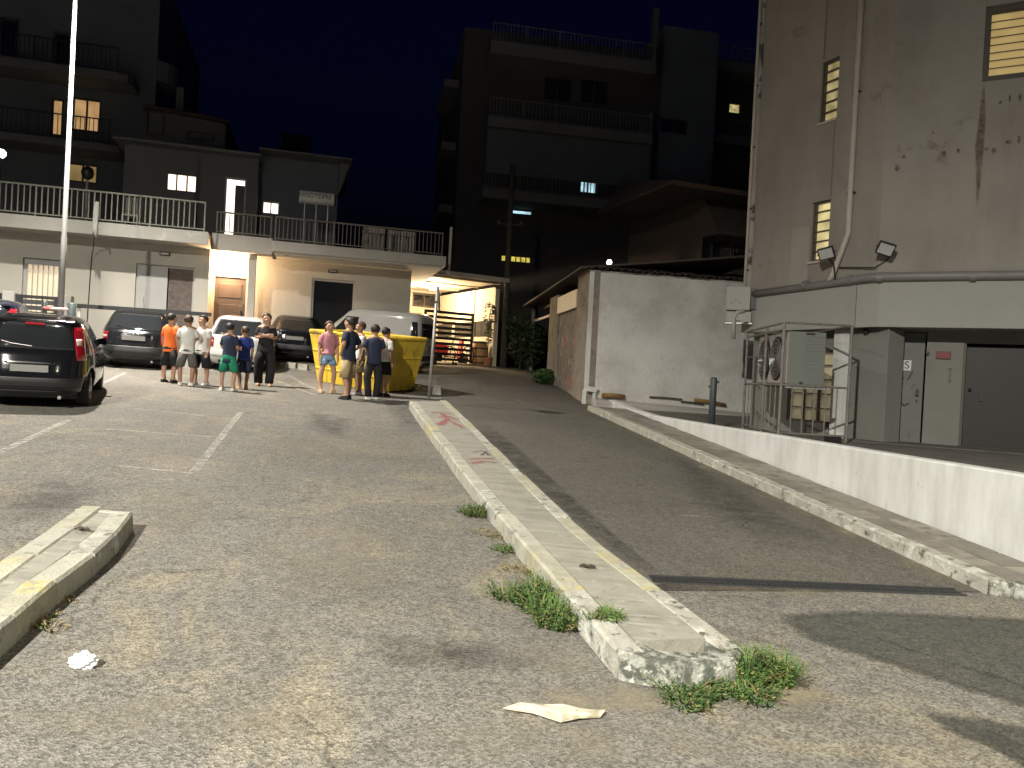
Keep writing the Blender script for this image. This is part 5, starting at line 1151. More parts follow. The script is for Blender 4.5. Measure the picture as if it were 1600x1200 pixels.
#@@CARS
GN = Vector((-GX, -GY, 1)).normalized()
def on_ground(p, az):
    h = Vector((math.sin(R(az)), math.cos(R(az)), 0)); h = (h - GN*h.dot(GN)).normalized(); x = h.cross(GN).normalized()
    return Matrix.Translation(p) @ Matrix((x, h, GN)).transposed().to_4x4()
def interp(zs, vs, z):
    if z <= zs[0]: return vs[0]
    for a, b, c, d in zip(zs, zs[1:], vs, vs[1:]):
        if z <= b: t = (z-a)/(b-a); return c+(d-c)*t
    return vs[-1]
def paint(name, col): return mat(name, col, .13, .05, 2, coat=.3, spec=.4)
def make_car(name, label, M, sp, cat='car', group=None):
    """car lying along local +y (front), rear at y=0; levels give rear y, front y and half width"""
    root = thing(name, label, cat, M=M, group=group)
    zs, yr, yf, hw = sp['z'], sp['yr'], sp['yf'], sp['w']; ne = sp.get('n', 4.5)
    def pt(z, a):
        r_, f_, w_ = interp(zs, yr, z), interp(zs, yf, z), interp(zs, hw, z); c, s = math.cos(a), math.sin(a)
        k = (abs(c)**ne + abs(s)**ne)**(-1/ne); return (w_*c*k, (r_+f_)/2 + (f_-r_)/2*s*k, z)
    def rear(x, z, off):
        r_, f_, w_ = interp(zs, yr, z), interp(zs, yf, z), interp(zs, hw, z); u = min(.999, abs(x)/w_)
        return (r_+f_)/2 - (f_-r_)/2*(1-u**ne)**(1/ne) - off
    def side(y, z, off):
        r_, f_, w_ = interp(zs, yr, z), interp(zs, yf, z), interp(zs, hw, z); u = min(.999, abs(y-(r_+f_)/2)/((f_-r_)/2))
        return w_*(1-u**ne)**(1/ne) + off
    lev = []
    for a, b in zip(zs, zs[1:]): lev += [a + (b-a)*i/3 for i in range(3)]
    lev.append(zs[-1]); NA = 64; mb = MB()
    rings = [[mb.p(*pt(z, 2*math.pi*k/NA)) for k in range(NA)] for z in lev]
    belt, roof = sp['belt'], sp['roof']
    for z0, z1, a, b in zip(lev, lev[1:], rings, rings[1:]):
        for k in range(NA): mb.face((a[k], a[(k+1) % NA], b[(k+1) % NA], b[k]))
    mb.face(rings[0][::-1]); mb.face(rings[-1])
    body = mb.build('body', sp['paint'], None, True)
    # wheel arches
    wr = sp['wr']; cut = []
    for yy in sp['axles']:
        c = MB().lathe([(wr+.055, -1.2), (wr+.055, 1.2)], (0, yy, wr), (1, 0, 0), 28).build('cut', M_black); cut.append(c)
    for c in cut: m_ = body.modifiers.new('arch', 'BOOLEAN'); m_.object = c; m_.operation = 'DIFFERENCE'; m_.solver = 'EXACT'
    dg = bpy.context.evaluated_depsgraph_get(); me = bpy.data.meshes.new_from_object(body.evaluated_get(dg)); body.modifiers.clear(); body.data = me
    for c in cut: bpy.data.objects.remove(c)
    def put(o, par=root): o.parent = par; return o       # already in car space
    body.parent = root
    put(MB().box(-interp(zs, hw, .3)+.18, interp(zs, hw, .3)-.18, .3, interp(zs, yf, .3)-.3, .16, zs[0]+.1).build('underbody', M_black))
    def patch(nm, fx0, fx1, z0, z1, m, off=.006, par=root, nx=10, nz=8):
        mb = MB(); rows = []
        for j in range(nz+1):
            z = z0+(z1-z0)*j/nz; a, b = fx0((z-z0)/(z1-z0)), fx1((z-z0)/(z1-z0))
            rows.append([mb.p(a+(b-a)*i/nx, rear(a+(b-a)*i/nx, z, off), z) for i in range(nx+1)])
        for a, b in zip(rows, rows[1:]):
            for i in range(nx): mb.face((a[i], a[i+1], b[i+1], b[i]))
        o = mb.build(nm, m, None, True); so = o.modifiers.new('t', 'SOLIDIFY'); so.thickness = .012; so.offset = -1; return put(o, par)
    def spatch(nm, y0, y1, z0, z1, m, sgn, slant=0, slant2=0, off=.004, par=root):
        mb = MB(); rows = []
        for j in range(7):
            z = z0+(z1-z0)*j/6; a, b = y0+slant*j/6, y1+slant2*j/6
            rows.append([mb.p(sgn*side(a+(b-a)*i/8, z, off), a+(b-a)*i/8, z) for i in range(9)])
        for a, b in zip(rows, rows[1:]):
            for i in range(8): mb.face((a[i], a[i+1], b[i+1], b[i]))
        return put(mb.build(nm, m, None, True), par)
    # rear window, side windows
    rw = sp['rearwin']; wfun = lambda t: interp(zs, hw, rw[0]+(rw[1]-rw[0])*t)*rw[2]
    if rw: patch('rear_window', lambda t: -wfun(t), wfun, rw[0], rw[1], sp.get('glass', M_glass), .004, nx=16)
    for sg in (-1, 1):
        for (y0, y1, s0, s1) in sp['sidewin']: spatch('side_window', y0, y1, belt+.03, roof-.07, M_glass, sg, s0, s1)
    # lamps
    for sg in (-1, 1):
        xa, xb, za, zb, sl = sp['tail']; f0 = lambda t: sg*(xa+sl*t); f1 = lambda t: sg*(xb+sl*t)
        tl = patch('tail_light', f0 if sg > 0 else f1, f1 if sg > 0 else f0, za, zb, M_red, .014)
        zm = za+(zb-za)*.45; g0 = lambda t: sg*(xa+.02+sl*(.45+.2*t)); g1 = lambda t: sg*(xb-.03+sl*(.45+.2*t))
        patch('reversing_lens', g0 if sg > 0 else g1, g1 if sg > 0 else g0, zm, zm+(zb-za)*.2, M_lensw, .018, tl, 4, 3)
        # wheels
        for yy in sp['axles']:
            xo = interp(zs, hw, wr)-.02
            mbw = MB().lathe([(wr*.60, -.1), (wr*.94, -.1), (wr, -.07), (wr, .07), (wr*.94, .1), (wr*.60, .1)], (sg*(xo-.1), yy, wr), (1, 0, 0), 28); wo_ = put(mbw.build('wheel', M_tyre, None, True))
            mr = MB().lathe([(wr*.62, 0), (wr*.6, .03), (wr*.5, .012), (wr*.2, .02), (wr*.15, .035)], (sg*(xo-.02), yy, wr), (sg, 0, 0), 24); put(mr.build('rim', M_rim, None), wo_)
        # mirror
        my, mz = sp['mirror']; xs_ = side(my, mz, 0); put(MB().hexa([(sg*(xs_-.02), my-.04, mz-.05), (sg*(xs_+.17), my-.05, mz-.06), (sg*(xs_+.17), my+.06, mz-.06), (sg*(xs_-.02), my+.05, mz-.05)], [(sg*(xs_-.02), my-.04, mz+.04), (sg*(xs_+.18), my-.05, mz+.09), (sg*(xs_+.16), my+.05, mz+.08), (sg*(xs_-.02), my+.05, mz+.04)]).build('wing_mirror', sp['paint'], None, False))
        for yh in sp['handles']: put(MB().box(sg*side(yh, belt-.1, 0)-.02, sg*side(yh, belt-.1, 0)+.02, yh-.09, yh+.09, belt-.115, belt-.085).build('door_handle', sp['paint'], None))
    pz_, pw = sp['plate'], .26
    put(MB().box(-pw, pw, rear(0, pz_, .028), rear(0, pz_, .006), pz_-.055, pz_+.055).build('number_plate', M_plate, None))
    patch('bumper_strip', lambda t: -interp(zs, hw, .45)*.93, lambda t: interp(zs, hw, .45)*.93, sp['bump'][0], sp['bump'][1], sp.get('bumpmat', M_dark), .012, nx=18)
    patch('lower_grille', lambda t: -.45, lambda t: .45, zs[0]+.02, zs[0]+.1, M_black, .008)
    patch('hatch_trim', lambda t: -.35, lambda t: .35, pz_+.08, pz_+.105, M_chrome if sp.get('chrome') else sp['paint'], .02)
    if sp.get('spoiler'):
        z0, yo = sp['spoiler']; wv = interp(zs, hw, z0)*.93
        put(MB().hexa([(-wv, rear(wv*.9, z0, .10), z0-.02), (wv, rear(wv*.9, z0, .10), z0-.02), (wv*.95, rear(0, z0, 0)+.5, z0+.0), (-wv*.95, rear(0, z0, 0)+.5, z0+.0)], [(-wv*.96, rear(wv*.9, z0, .09), z0+.02), (wv*.96, rear(wv*.9, z0, .09), z0+.02), (wv*.8, rear(0, z0, 0)+.5, zs[-1]-.005), (-wv*.8, rear(0, z0, 0)+.5, zs[-1]-.005)]).build('roof_spoiler', sp['paint'], None, False, .015))
        patch('brake_light', lambda t: -.14, lambda t: .14, z0-.055, z0-.03, M_red, .02)
    if sp.get('wiper'):
        zw = rw[0]+.03; put(MB().tube([(.0, rear(0, zw, .02), zw), (-.28, rear(-.28, zw+.03, .025), zw+.03), (-.42, rear(-.42, zw+.06, .02), zw+.06)], .009, 5).build('wiper', M_black, None))
    if sp.get('antenna'): put(MB().tube([(0, interp(zs, yr, zs[-1])+.15, zs[-1]-.02), (0, interp(zs, yr, zs[-1])-.02, zs[-1]+.32)], .006, 5).build('antenna', M_black, None))
    put(MB().tube([(.42, rear(.42, .26, -.25), .2), (.42, rear(.42, .26, .0), .2)], .03, 8).build('exhaust', M_steel, None))
    # front lamps
    for sg in (-1, 1): fy = interp(zs, yf, .65); put(MB().lathe([(.12, 0), (.11, .04), (.03, .07)], (sg*(interp(zs, hw, .65)-.22), fy-.12, .66), (0, 1, 0), 14).build('headlight', M_lensw, None, True))
    return root
HATCH = dict(z=[.20, .30, .45, .60, .74, .90, .94, 1.10, 1.28, 1.40, 1.46, 1.49],
             yr=[.10, .02, .0, .02, .06, .12, .15, .24, .38, .50, .72, 1.1], yf=[3.95, 4.03, 4.03, 3.98, 3.86, 3.05, 2.95, 2.66, 2.36, 2.16, 1.9, 1.6],
             w=[.76, .82, .845, .845, .84, .82, .81, .755, .685, .62, .52, .34], belt=.93, roof=1.43, rearwin=(.97, 1.36, .80), sidewin=[(.75, 1.5, .12, 0), (1.55, 2.65, .0, -.42)],
             tail=(.645, .765, .80, 1.33, -.10), axles=(.72, 3.22), wr=.30, mirror=(2.55, 1.0), handles=(1.45, ), plate=.66, bump=(.36, .52), spoiler=(1.40, 0), wiper=True, antenna=True, chrome=True)
b = G(43, 640); M_blk = paint('black_car_paint', (.008, .008, .010))
car1 = make_car('hatchback_car', 'black hatchback with tall red tail lights parked at the left', on_ground(b, -24) @ Matrix.Scale(.94, 4), dict(HATCH, paint=M_blk, bumpmat=M_black))
SALOON = dict(HATCH, z=[.20, .30, .45, .60, .74, .88, .94, 1.08, 1.24, 1.36, 1.42, 1.44], yr=[.10, .02, .0, .02, .04, .07, .12, .30, .50, .66, .86, 1.2],
              yf=[4.15, 4.22, 4.22, 4.16, 4.02, 3.15, 3.05, 2.75, 2.45, 2.25, 2.0, 1.7], tail=(.60, .79, .64, .88, -.01), rearwin=(.95, 1.34, .80), spoiler=None, wiper=True, plate=.76, bump=(.40, .56), chrome=False, axles=(.78, 3.36))
b = G(206, 577); M_gry = paint('dark_grey_car_paint', (.014, .015, .017))
make_car('hatchback_car', 'dark grey hatchback parked in front of the picket fence', on_ground(b, -17), dict(SALOON, paint=M_gry))
b = atY(-52, 600, 14.6); M_blu = paint('navy_car_paint', (.010, .013, .030))
make_car('hatchback_car', 'navy car mostly outside the left edge of the picture', on_ground(gp(b.x, b.y), -24), dict(HATCH, paint=M_blu))
b = G(368, 582); M_wht = paint('silver_white_car_paint', (.45, .45, .44))
make_car('hatchback_car', 'silver-white hatchback behind the group of people', on_ground(b, -15), dict(SALOON, paint=M_wht, bumpmat=M_wht))
b = G(458, 567); make_car('hatchback_car', 'black car parked behind the kerb left of the yellow skip', on_ground(b, -14), dict(SALOON, paint=M_blk))
VAN = dict(z=[.24, .34, .5, .7, .9, 1.05, 1.1, 1.35, 1.6, 1.8, 1.9, 1.94], yr=[.06, .02, .0, .0, .01, .02, .02, .04, .08, .14, .28, .6], yf=[4.3, 4.4, 4.4, 4.35, 4.2, 3.7, 3.6, 3.25, 2.95, 2.75, 2.6, 2.3],
           w=[.80, .87, .89, .89, .89, .88, .875, .84, .79, .73, .62, .42], n=6, belt=1.08, roof=1.72, rearwin=(1.15, 1.62, .7), sidewin=[(.12, .34, .08, .02), (2.2, 3.1, .0, -.45)], tail=(.74, .86, .60, .92, -.01),
           axles=(.85, 3.5), wr=.32, mirror=(3.0, 1.2), handles=(1.1, 2.3), plate=.8, bump=(.42, .58), spoiler=None, wiper=False)
b = G(668, 584); M_van = paint('pale_van_paint', (.40, .395, .38))
make_car('delivery_van', 'pale delivery van behind the yellow skip', on_ground(b, -74) @ Matrix.Scale(.95, 4), dict(VAN, paint=M_van), 'van')

# ---- yellow skip
c0, cl_, cr_ = G(592, 613), G(497, 595), G(634, 609)
u = (cl_-c0); u.z = 0; SLN = u.length; u.normalize(); v = Vector((u.y, -u.x, 0)); v = v if v.y > 0 else -v; SW = 1.15; SH = 1.28
Ms = Matrix.Translation(gp(c0.x, c0.y)) @ Matrix((u, v, Vector((0, 0, 1)))).transposed().to_4x4()
Ms = Ms @ Matrix.Shear('XZ', 4, (0, 0)) if False else Ms
sk = thing('skip_container', 'yellow steel skip with sloping ends behind the standing people', 'skip', M=Matrix.Translation(gp(c0.x, c0.y)))
o_ = .28; zr = gz(cl_.x, cl_.y)-gz(c0.x, c0.y)
bot = [(0, 0, .02), (SLN, 0, .02+zr), (SLN, SW, .1+zr), (0, SW, .1)]; top = [(-o_, -.10, SH), (SLN+o_, -.10, SH+zr), (SLN+o_, SW+.10, SH+.08+zr), (-o_, SW+.10, SH+.08)]
mb = MB(Ms); ib = [mb.p(*q) for q in bot]; it = [mb.p(*q) for q in top]; mb.face(ib[::-1])
for k in range(4): mb.face((ib[k], ib[(k+1) % 4], it[(k+1) % 4], it[k]))
o = mb.build('shell', M_yel, sk); so = o.modifiers.new('t', 'SOLIDIFY'); so.thickness = .02; so.offset = -1
def lp(a, b, t): return tuple(a[i]+(b[i]-a[i])*t for i in range(3))
for t_, nm, r_ in ((1.0, 'rim', .05), (.62, 'rib', .035), (.26, 'rib', .035)):
    ring_ = [lp(bot[k], top[k], t_) for k in range(4)]
    for k in range(4): MB(Ms).tube([ring_[k], ring_[(k+1) % 4]], r_, 6).build(nm, M_yel, sk)
for xx in (.35, 1.0, SLN-1.0, SLN-.35): MB(Ms).tube([(xx, -.01, .05+zr*xx/SLN), (xx, -.11, SH-.06+zr*xx/SLN)], .028, 6).build('stiffener', M_yel, sk)
for xx in (.25, SLN-.25):
    for t_ in (.7,): MB(Ms).lathe([(.045, 0), (.045, .12), (.07, .125), (.07, .15)], (xx, -.07, SH*t_+zr*xx/SLN), (0, -1, 0), 12).build('lifting_lug', M_dark, sk)
# debris line in the skip
mb = MB(Ms); mb.quad((-.2, 0, SH-.25), (SLN+.2, 0, SH-.25+zr), (SLN+.2, SW, SH-.25+zr), (-.2, SW, SH-.25)); mb.build('rubble_fill', M_wood, sk)

# ---- round sign seen edge-on at the island's far end
sb = G(670, 621, .12); st_ = atY(684, 448, sb.y)
sp_ = thing('sign_post', 'grey sign post with round sign at the far end of the central island', 'sign', (sb.x, sb.y, gz(sb.x, sb.y)+KH-.01))
MB().tube([sb-Vector((0, 0, .05)), st_], .032, 10).build('post', M_steel, sp_, True)
ax_ = Vector((.99, .02, .05)); MB().lathe([(.22, -.008), (.23, 0), (.22, .008)], st_-Vector((-.05, .04, .33)), ax_, 24).build('sign_disc', M_greyp, sp_)
MB().box(st_.x-.04, st_.x+.05, st_.y-.05, st_.y+.04, st_.z-.37, st_.z-.32).build('clamp', M_dark, sp_)
q = G(683, 616); o = MB(Matrix.Translation(q)).hexa([(-.12, -.1, -.03), (.12, -.1, -.03), (.12, .1, -.03), (-.12, .1, -.03)], [(-.1, -.08, .2), (.09, -.07, .22), (.09, .08, .2), (-.1, .07, .22)]).build('concrete_block', M_kerbg, None, False, .02); solo(o, 'rough concrete block at the foot of the round sign', 'block')
# white kerb with stones behind the people
kt = thing('broken_kerb', 'broken whitewashed kerb beside the yellow skip', 'kerb', G(458, 575))
for a, b in (((436, 574), (448, 575)), ((450, 575), (462, 576)), ((465, 577), (480, 579))):
    A, B = G(*a), G(*b); stone(A, B, Vector((0, 1, 0)), .2, .16, M_kerbw, kt)

#@@PEOPLE
def skin_mesh(name, V, E, Rr, m, M, parent, sub=2, yscale=1.0):
    me = bpy.data.meshes.new(name); me.from_pydata(V, E, []); o = bpy.data.objects.new(name, me); COL.objects.link(o)
    sk_ = o.modifiers.new('skin', 'SKIN'); sk_.use_smooth_shade = True; ss = o.modifiers.new('sub', 'SUBSURF'); ss.levels = sub; ss.render_levels = sub
    for k, r_ in enumerate(Rr):
        sv = me.skin_vertices[0].data[k]; sv.radius = (r_, r_) if not isinstance(r_, tuple) else r_; sv.use_root = (k == 0)
    dg = bpy.context.evaluated_depsgraph_get(); dg.update(); m2 = bpy.data.meshes.new_from_object(o.evaluated_get(dg)); bpy.data.objects.remove(o)
    m2.transform(M @ Matrix.Diagonal((1, yscale, 1, 1))); m2.materials.clear(); m2.materials.append(m); o2 = bpy.data.objects.new(name, m2); COL.objects.link(o2)
    if parent is not None: attach(o2, parent)
    return o2
SKINS = [mat('skin_light', (.42, .24, .16), .55, .08, 6), mat('skin_tan', (.32, .17, .11), .55, .08, 6)]
def cloth(name, c): return mat(name, c, .9, .15, 7, .15, 30)
def person(feet, H, face, label, top, bot, shoe, hair, long=False, knee=.29, hem=.47, arms='down', stance=.055, skin=0, longhair=False, sleeves=.60, wide=1.0, step=0.0):
    """feet = (x, y) on the ground, face = compass direction looked at (0 = away from the viewer)"""
    bz_ = gz(*feet); rt_ = thing('person', label, 'person', (feet[0], feet[1], bz_), 'people standing in the parking lot')
    M = Matrix.Translation((feet[0], feet[1], bz_)) @ Matrix.Rotation(R(-face), 4, 'Z') @ Matrix.Scale(H, 4)
    sm = SKINS[skin]; V, E, Q = [], [], []
    def add(p, r_, to=None):
        V.append(p); Q.append(r_*H if False else r_)
        if to is not None: E.append((to, len(V)-1))
        return len(V)-1
    pel = add((0, 0, .52), .048); sp1 = add((0, .005, .62), .055, pel); chs = add((0, .0, .73), .07, sp1); nb_ = add((0, .005, .815), .045, chs)
    nk = add((0, .012, .855), .030, nb_); hd1 = add((0, .022, .895), .046, nk); hd2 = add((0, .018, .94), .056, hd1); hd3 = add((0, .012, .975), .036, hd2)
    add((0, .078, .912), .009, hd1)                          # nose
    for sg in (-1, 1): add((sg*.060, .008, .918), .010, hd1)   # ears
    jt = {}
    for sg in (-1, 1):
        sh = add((sg*.095, 0, .80), .034, nb_)
        if arms == 'down': el, wr_, pm = (sg*.125, -.012, .635), (sg*.132, .02, .50), (sg*.130, .035, .455)
        elif arms == 'hips': el, wr_, pm = (sg*.185, -.035, .66), (sg*.105, .035, .575), (sg*.085, .05, .55)
        elif arms == 'folded': el, wr_, pm = (sg*.13, .02, .66), (sg*.02, .10, .68), (-sg*.03, .105, .69)
        else: el, wr_, pm = (sg*.125, .01, .64), (sg*.10, .14, .62), (sg*.09, .17, .63)
        e1 = add(el, .026, sh); w1 = add(wr_, .018, e1); p1 = add(pm, .019, w1); jt[sg] = (el, wr_)
        d = (Vector(pm)-Vector(wr_)).normalized(); sdv = d.cross(Vector((sg, 0, 0))).normalized() if abs(d.x) < .9 else Vector((0, 0, 1))
        for k, ln in enumerate((.046, .053, .050, .040)):
            a = Vector(pm) + sdv*(.0075*(k-1.5)*1.6) + d*.016; f1 = add(tuple(a), .0052, p1); f2 = add(tuple(a + d*ln*.55 + Vector((-sg*.004, 0, 0))), .005, f1); add(tuple(a + d*ln + Vector((-sg*.012, .004, 0))), .0042, f2)
        tb = add(tuple(Vector(wr_)*.45+Vector(pm)*.55 + sdv*.018), .006, p1); add(tuple(Vector(pm) + sdv*.026 + d*.018), .005, tb)
    lg = {}
    for sg in (-1, 1):
        st2 = sg*step
        hp_ = add((sg*.05, 0, .475), .046, pel); kn_ = add((sg*(.05+stance)*.5+sg*.025, .012+st2*.5, .275), .036, hp_); cf = add((sg*(stance+.005), -.008+st2*.8, .17), .033, kn_); an = add((sg*stance, st2, .045), .022, cf)
        ht = add((sg*stance, st2-.022, .018), .018, an); add((sg*stance*1.15, st2+.075, .014), .016, an); lg[sg] = ((sg*(.05+stance)*.5+sg*.025, .012+st2*.5, .275), (sg*stance, st2, .045))
    skin_mesh('body', V, E, Q, sm, M, rt_)
    # shirt: lofted torso with two sleeves
    def loft(mb, rows, n=16, cap=True):
        """rows = (centre, rx, ry) with horizontal rings"""
        rg = []
        for c, rx_, ry_ in rows:
            rg.append([mb.p(c[0]+rx_*math.cos(2*math.pi*k/n)*(1+.04*math.sin(5*k+c[2]*40)), c[1]+ry_*math.sin(2*math.pi*k/n), c[2]) for k in range(n)])
        for a, b in zip(rg, rg[1:]):
            for k in range(n): mb.face((a[k], a[(k+1) % n], b[(k+1) % n], b[k]))
        if cap: mb.face(rg[0][::-1]); mb.face(rg[-1])
    mb = MB(M); wd2 = .5+.5*wide
    loft(mb, [((0, 0, hem), .104*wd2, .078*wd2), ((0, 0, hem+.03), .102*wd2, .076*wd2), ((0, .003, .56), .096*wd2, .072), ((0, .003, .63), .093, .070), ((0, .004, .70), .104, .076), ((0, 0, .76), .110, .072), ((0, 0, .797), .100, .060), ((0, .003, .823), .066, .048), ((0, .008, .838), .036, .034)])
    for sg in (-1, 1):
        el, wr_ = jt[sg]; t_ = .80 if sleeves > .5 else 1.0; s0_ = Vector((sg*.085, 0, .797)); e_ = s0_.lerp(Vector(el), t_)
        mb.tube([s0_, s0_.lerp(e_, .35), s0_.lerp(e_, .7), e_], [.040, .043, .041, .040], 12)
    mb.build('shirt', top, rt_, True)
    # shorts or trousers
    mb = MB(M)
    loft(mb, [((0, 0, .565), .084, .066), ((0, 0, .53), .090*wd2, .072), ((0, 0, .49), .098*wd2, .076*wd2), ((0, 0, .455), .098*wd2, .074*wd2)])
    for sg in (-1, 1):
        kx, ax2 = lg[sg]; hp0 = Vector((sg*.048, 0, .475)); kv = Vector(kx)
        if long: P_ = [hp0, hp0.lerp(kv, .5), kv, kv.lerp(Vector((ax2[0], ax2[1]-.004, .04)), .5), Vector((ax2[0], ax2[1]-.004, .035))]; rr_ = [.060*wide, .058*wide, .052*wide, .048*wide, .045*wide]
        else:
            tt = min(1.15, (.475-knee)/.2); P_ = [hp0, hp0.lerp(kv, tt*.5), hp0.lerp(kv, tt)]; rr_ = [.058*wide, .058*wide, .057*wide]
        loft(mb, [((q_.x, q_.y, q_.z), r_, r_) for q_, r_ in zip(P_, rr_)][::-1], 14)
    mb.build('trousers' if long else 'shorts', bot, rt_, True)
    for sg in (-1, 1):
        ax2 = lg[sg][1]; x, y = ax2[0], ax2[1]; o = MB(M)
        o.hexa([(x-.026, y-.04, .001), (x+.026, y-.04, .001), (x+.032+sg*.004, y+.06, .001), (x+.012+sg*.01, y+.105, .001), (x-.012+sg*.01, y+.105, .001), (x-.032+sg*.004, y+.06, .001)], [(x-.024, y-.036, .05), (x+.024, y-.036, .05), (x+.026+sg*.004, y+.04, .042), (x+.010+sg*.01, y+.09, .026), (x-.010+sg*.01, y+.09, .026), (x-.026+sg*.004, y+.04, .042)])
        ob = o.build('shoe', shoe, rt_, False, .006)
    # hair: cap over the skull, longer at the back
    bm = bmesh.new(); bmesh.ops.create_icosphere(bm, subdivisions=3, radius=1)
    rn = random.Random(int(feet[0]*100))
    for v_ in bm.verts:
        q_ = v_.co; f_ = 1+rn.uniform(-.05, .06); v_.co = Vector((q_.x*.064*f_, q_.y*.070*f_-.002, q_.z*.062*f_+.942))
    kill = [f_ for f_ in bm.faces for c_ in [f_.calc_center_median()] if (c_.y > -.008 and c_.z < .932 + (c_.y+.008)*.62) or c_.z < .898]
    bmesh.ops.delete(bm, geom=kill, context='FACES'); me = bpy.data.meshes.new('hair'); bm.to_mesh(me); bm.free(); me.transform(M); me.materials.append(hair)
    me.polygons.foreach_set('use_smooth', [True]*len(me.polygons)); ho = bpy.data.objects.new('hair', me); COL.objects.link(ho); attach(ho, rt_)
    so_ = ho.modifiers.new('t', 'SOLIDIFY'); so_.thickness = .006*H; so_.offset = -1
    if longhair: MB(M).tube([(0, -.035, .95), (0, -.052, .89), (0, -.06, .82), (0, -.058, .76)], [.045, .052, .045, .02], 12).build('hair_length', hair, ho, True)
    return rt_
H_d, H_b = mat('hair_dark', (.018, .013, .010), .6, .2, 20), mat('hair_brown', (.06, .035, .02), .6, .2, 20)
C_or, C_wh, C_nv, C_bl, C_bk, C_pk = cloth('orange_cotton', (.72, .14, .02)), cloth('white_cotton', (.62, .61, .58)), cloth('navy_cotton', (.016, .022, .05)), cloth('blue_cotton', (.02, .04, .22)), cloth('black_cotton', (.010, .010, .012)), cloth('pink_cotton', (.40, .17, .20))
C_gy, C_gn, C_dn, C_kh, C_bg = cloth('grey_cotton', (.10, .095, .09)), cloth('green_cotton', (.01, .19, .11)), cloth('denim_pale', (.20, .30, .46)), cloth('khaki_cotton', (.34, .26, .14)), cloth('beige_cotton', (.42, .36, .22))
S_w, S_b, S_s = cloth('white_shoe', (.6, .6, .58)), cloth('black_shoe', (.012, .012, .012)), cloth('tan_sandal', (.40, .27, .17))
def at(px, py): q = G(px, py); return (q.x, q.y)
person(at(263, 598), 1.50, 20, 'person in orange shirt and black shorts at the left end of the group', C_or, C_bk, S_b, H_d, arms='down', hem=.44, knee=.24, stance=.085, wide=1.1)
person(at(290, 603), 1.50, -15, 'person in white shirt and grey shorts next to the orange shirt', C_wh, C_gy, S_w, H_b, arms='folded', hem=.45, knee=.27, stance=.075, skin=1, wide=1.08)
person(at(313, 602), 1.52, 200, 'person in white shirt and wide black shorts with sneakers', C_wh, C_bk, S_w, H_d, arms='down', hem=.44, knee=.23, stance=.06, wide=1.15, step=.05)
person(at(355, 611), 1.42, 10, 'child in navy shirt and bright green shorts', C_nv, C_gn, S_w, H_d, arms='front', hem=.42, knee=.28, stance=.09, wide=1.12)
person(at(379, 608), 1.36, -40, 'child in blue shirt and dark shorts right of the green shorts', C_bl, C_nv, S_s, H_b, arms='down', hem=.46, knee=.26, stance=.05, skin=1)
person(at(412, 603), 1.66, 165, 'adult in black top and wide black trousers with tan sandals', C_bk, C_bk, S_s, H_d, True, arms='folded', hem=.46, stance=.07, longhair=True, wide=1.25)
person(at(510, 614), 1.62, 150, 'person in pink top and pale denim shorts with bare legs', C_pk, C_dn, S_s, H_b, arms='down', hem=.53, knee=.385, stance=.085, longhair=True)
person(at(542, 624), 1.76, 290, 'man in navy shirt, khaki shorts and black shoes nearest the viewer', C_nv, C_kh, S_b, H_d, arms='hips', hem=.46, knee=.26, stance=.05, wide=1.1, step=.02)
person(at(559, 617), 1.66, 240, 'person in beige shorts and white shoes half hidden behind the man in khaki', C_wh, C_bg, S_w, H_b, arms='down', hem=.48, knee=.31, stance=.045, skin=1)
person(at(581, 624), 1.64, 340, 'person in navy top and long dark trousers with white shoes', C_nv, C_bk, S_w, H_d, True, arms='folded', hem=.47, stance=.05)
person(at(598, 619), 1.58, 30, 'person in white top and black shorts at the right end of the group', C_wh, C_bk, S_b, H_d, arms='down', hem=.50, knee=.31, stance=.035)

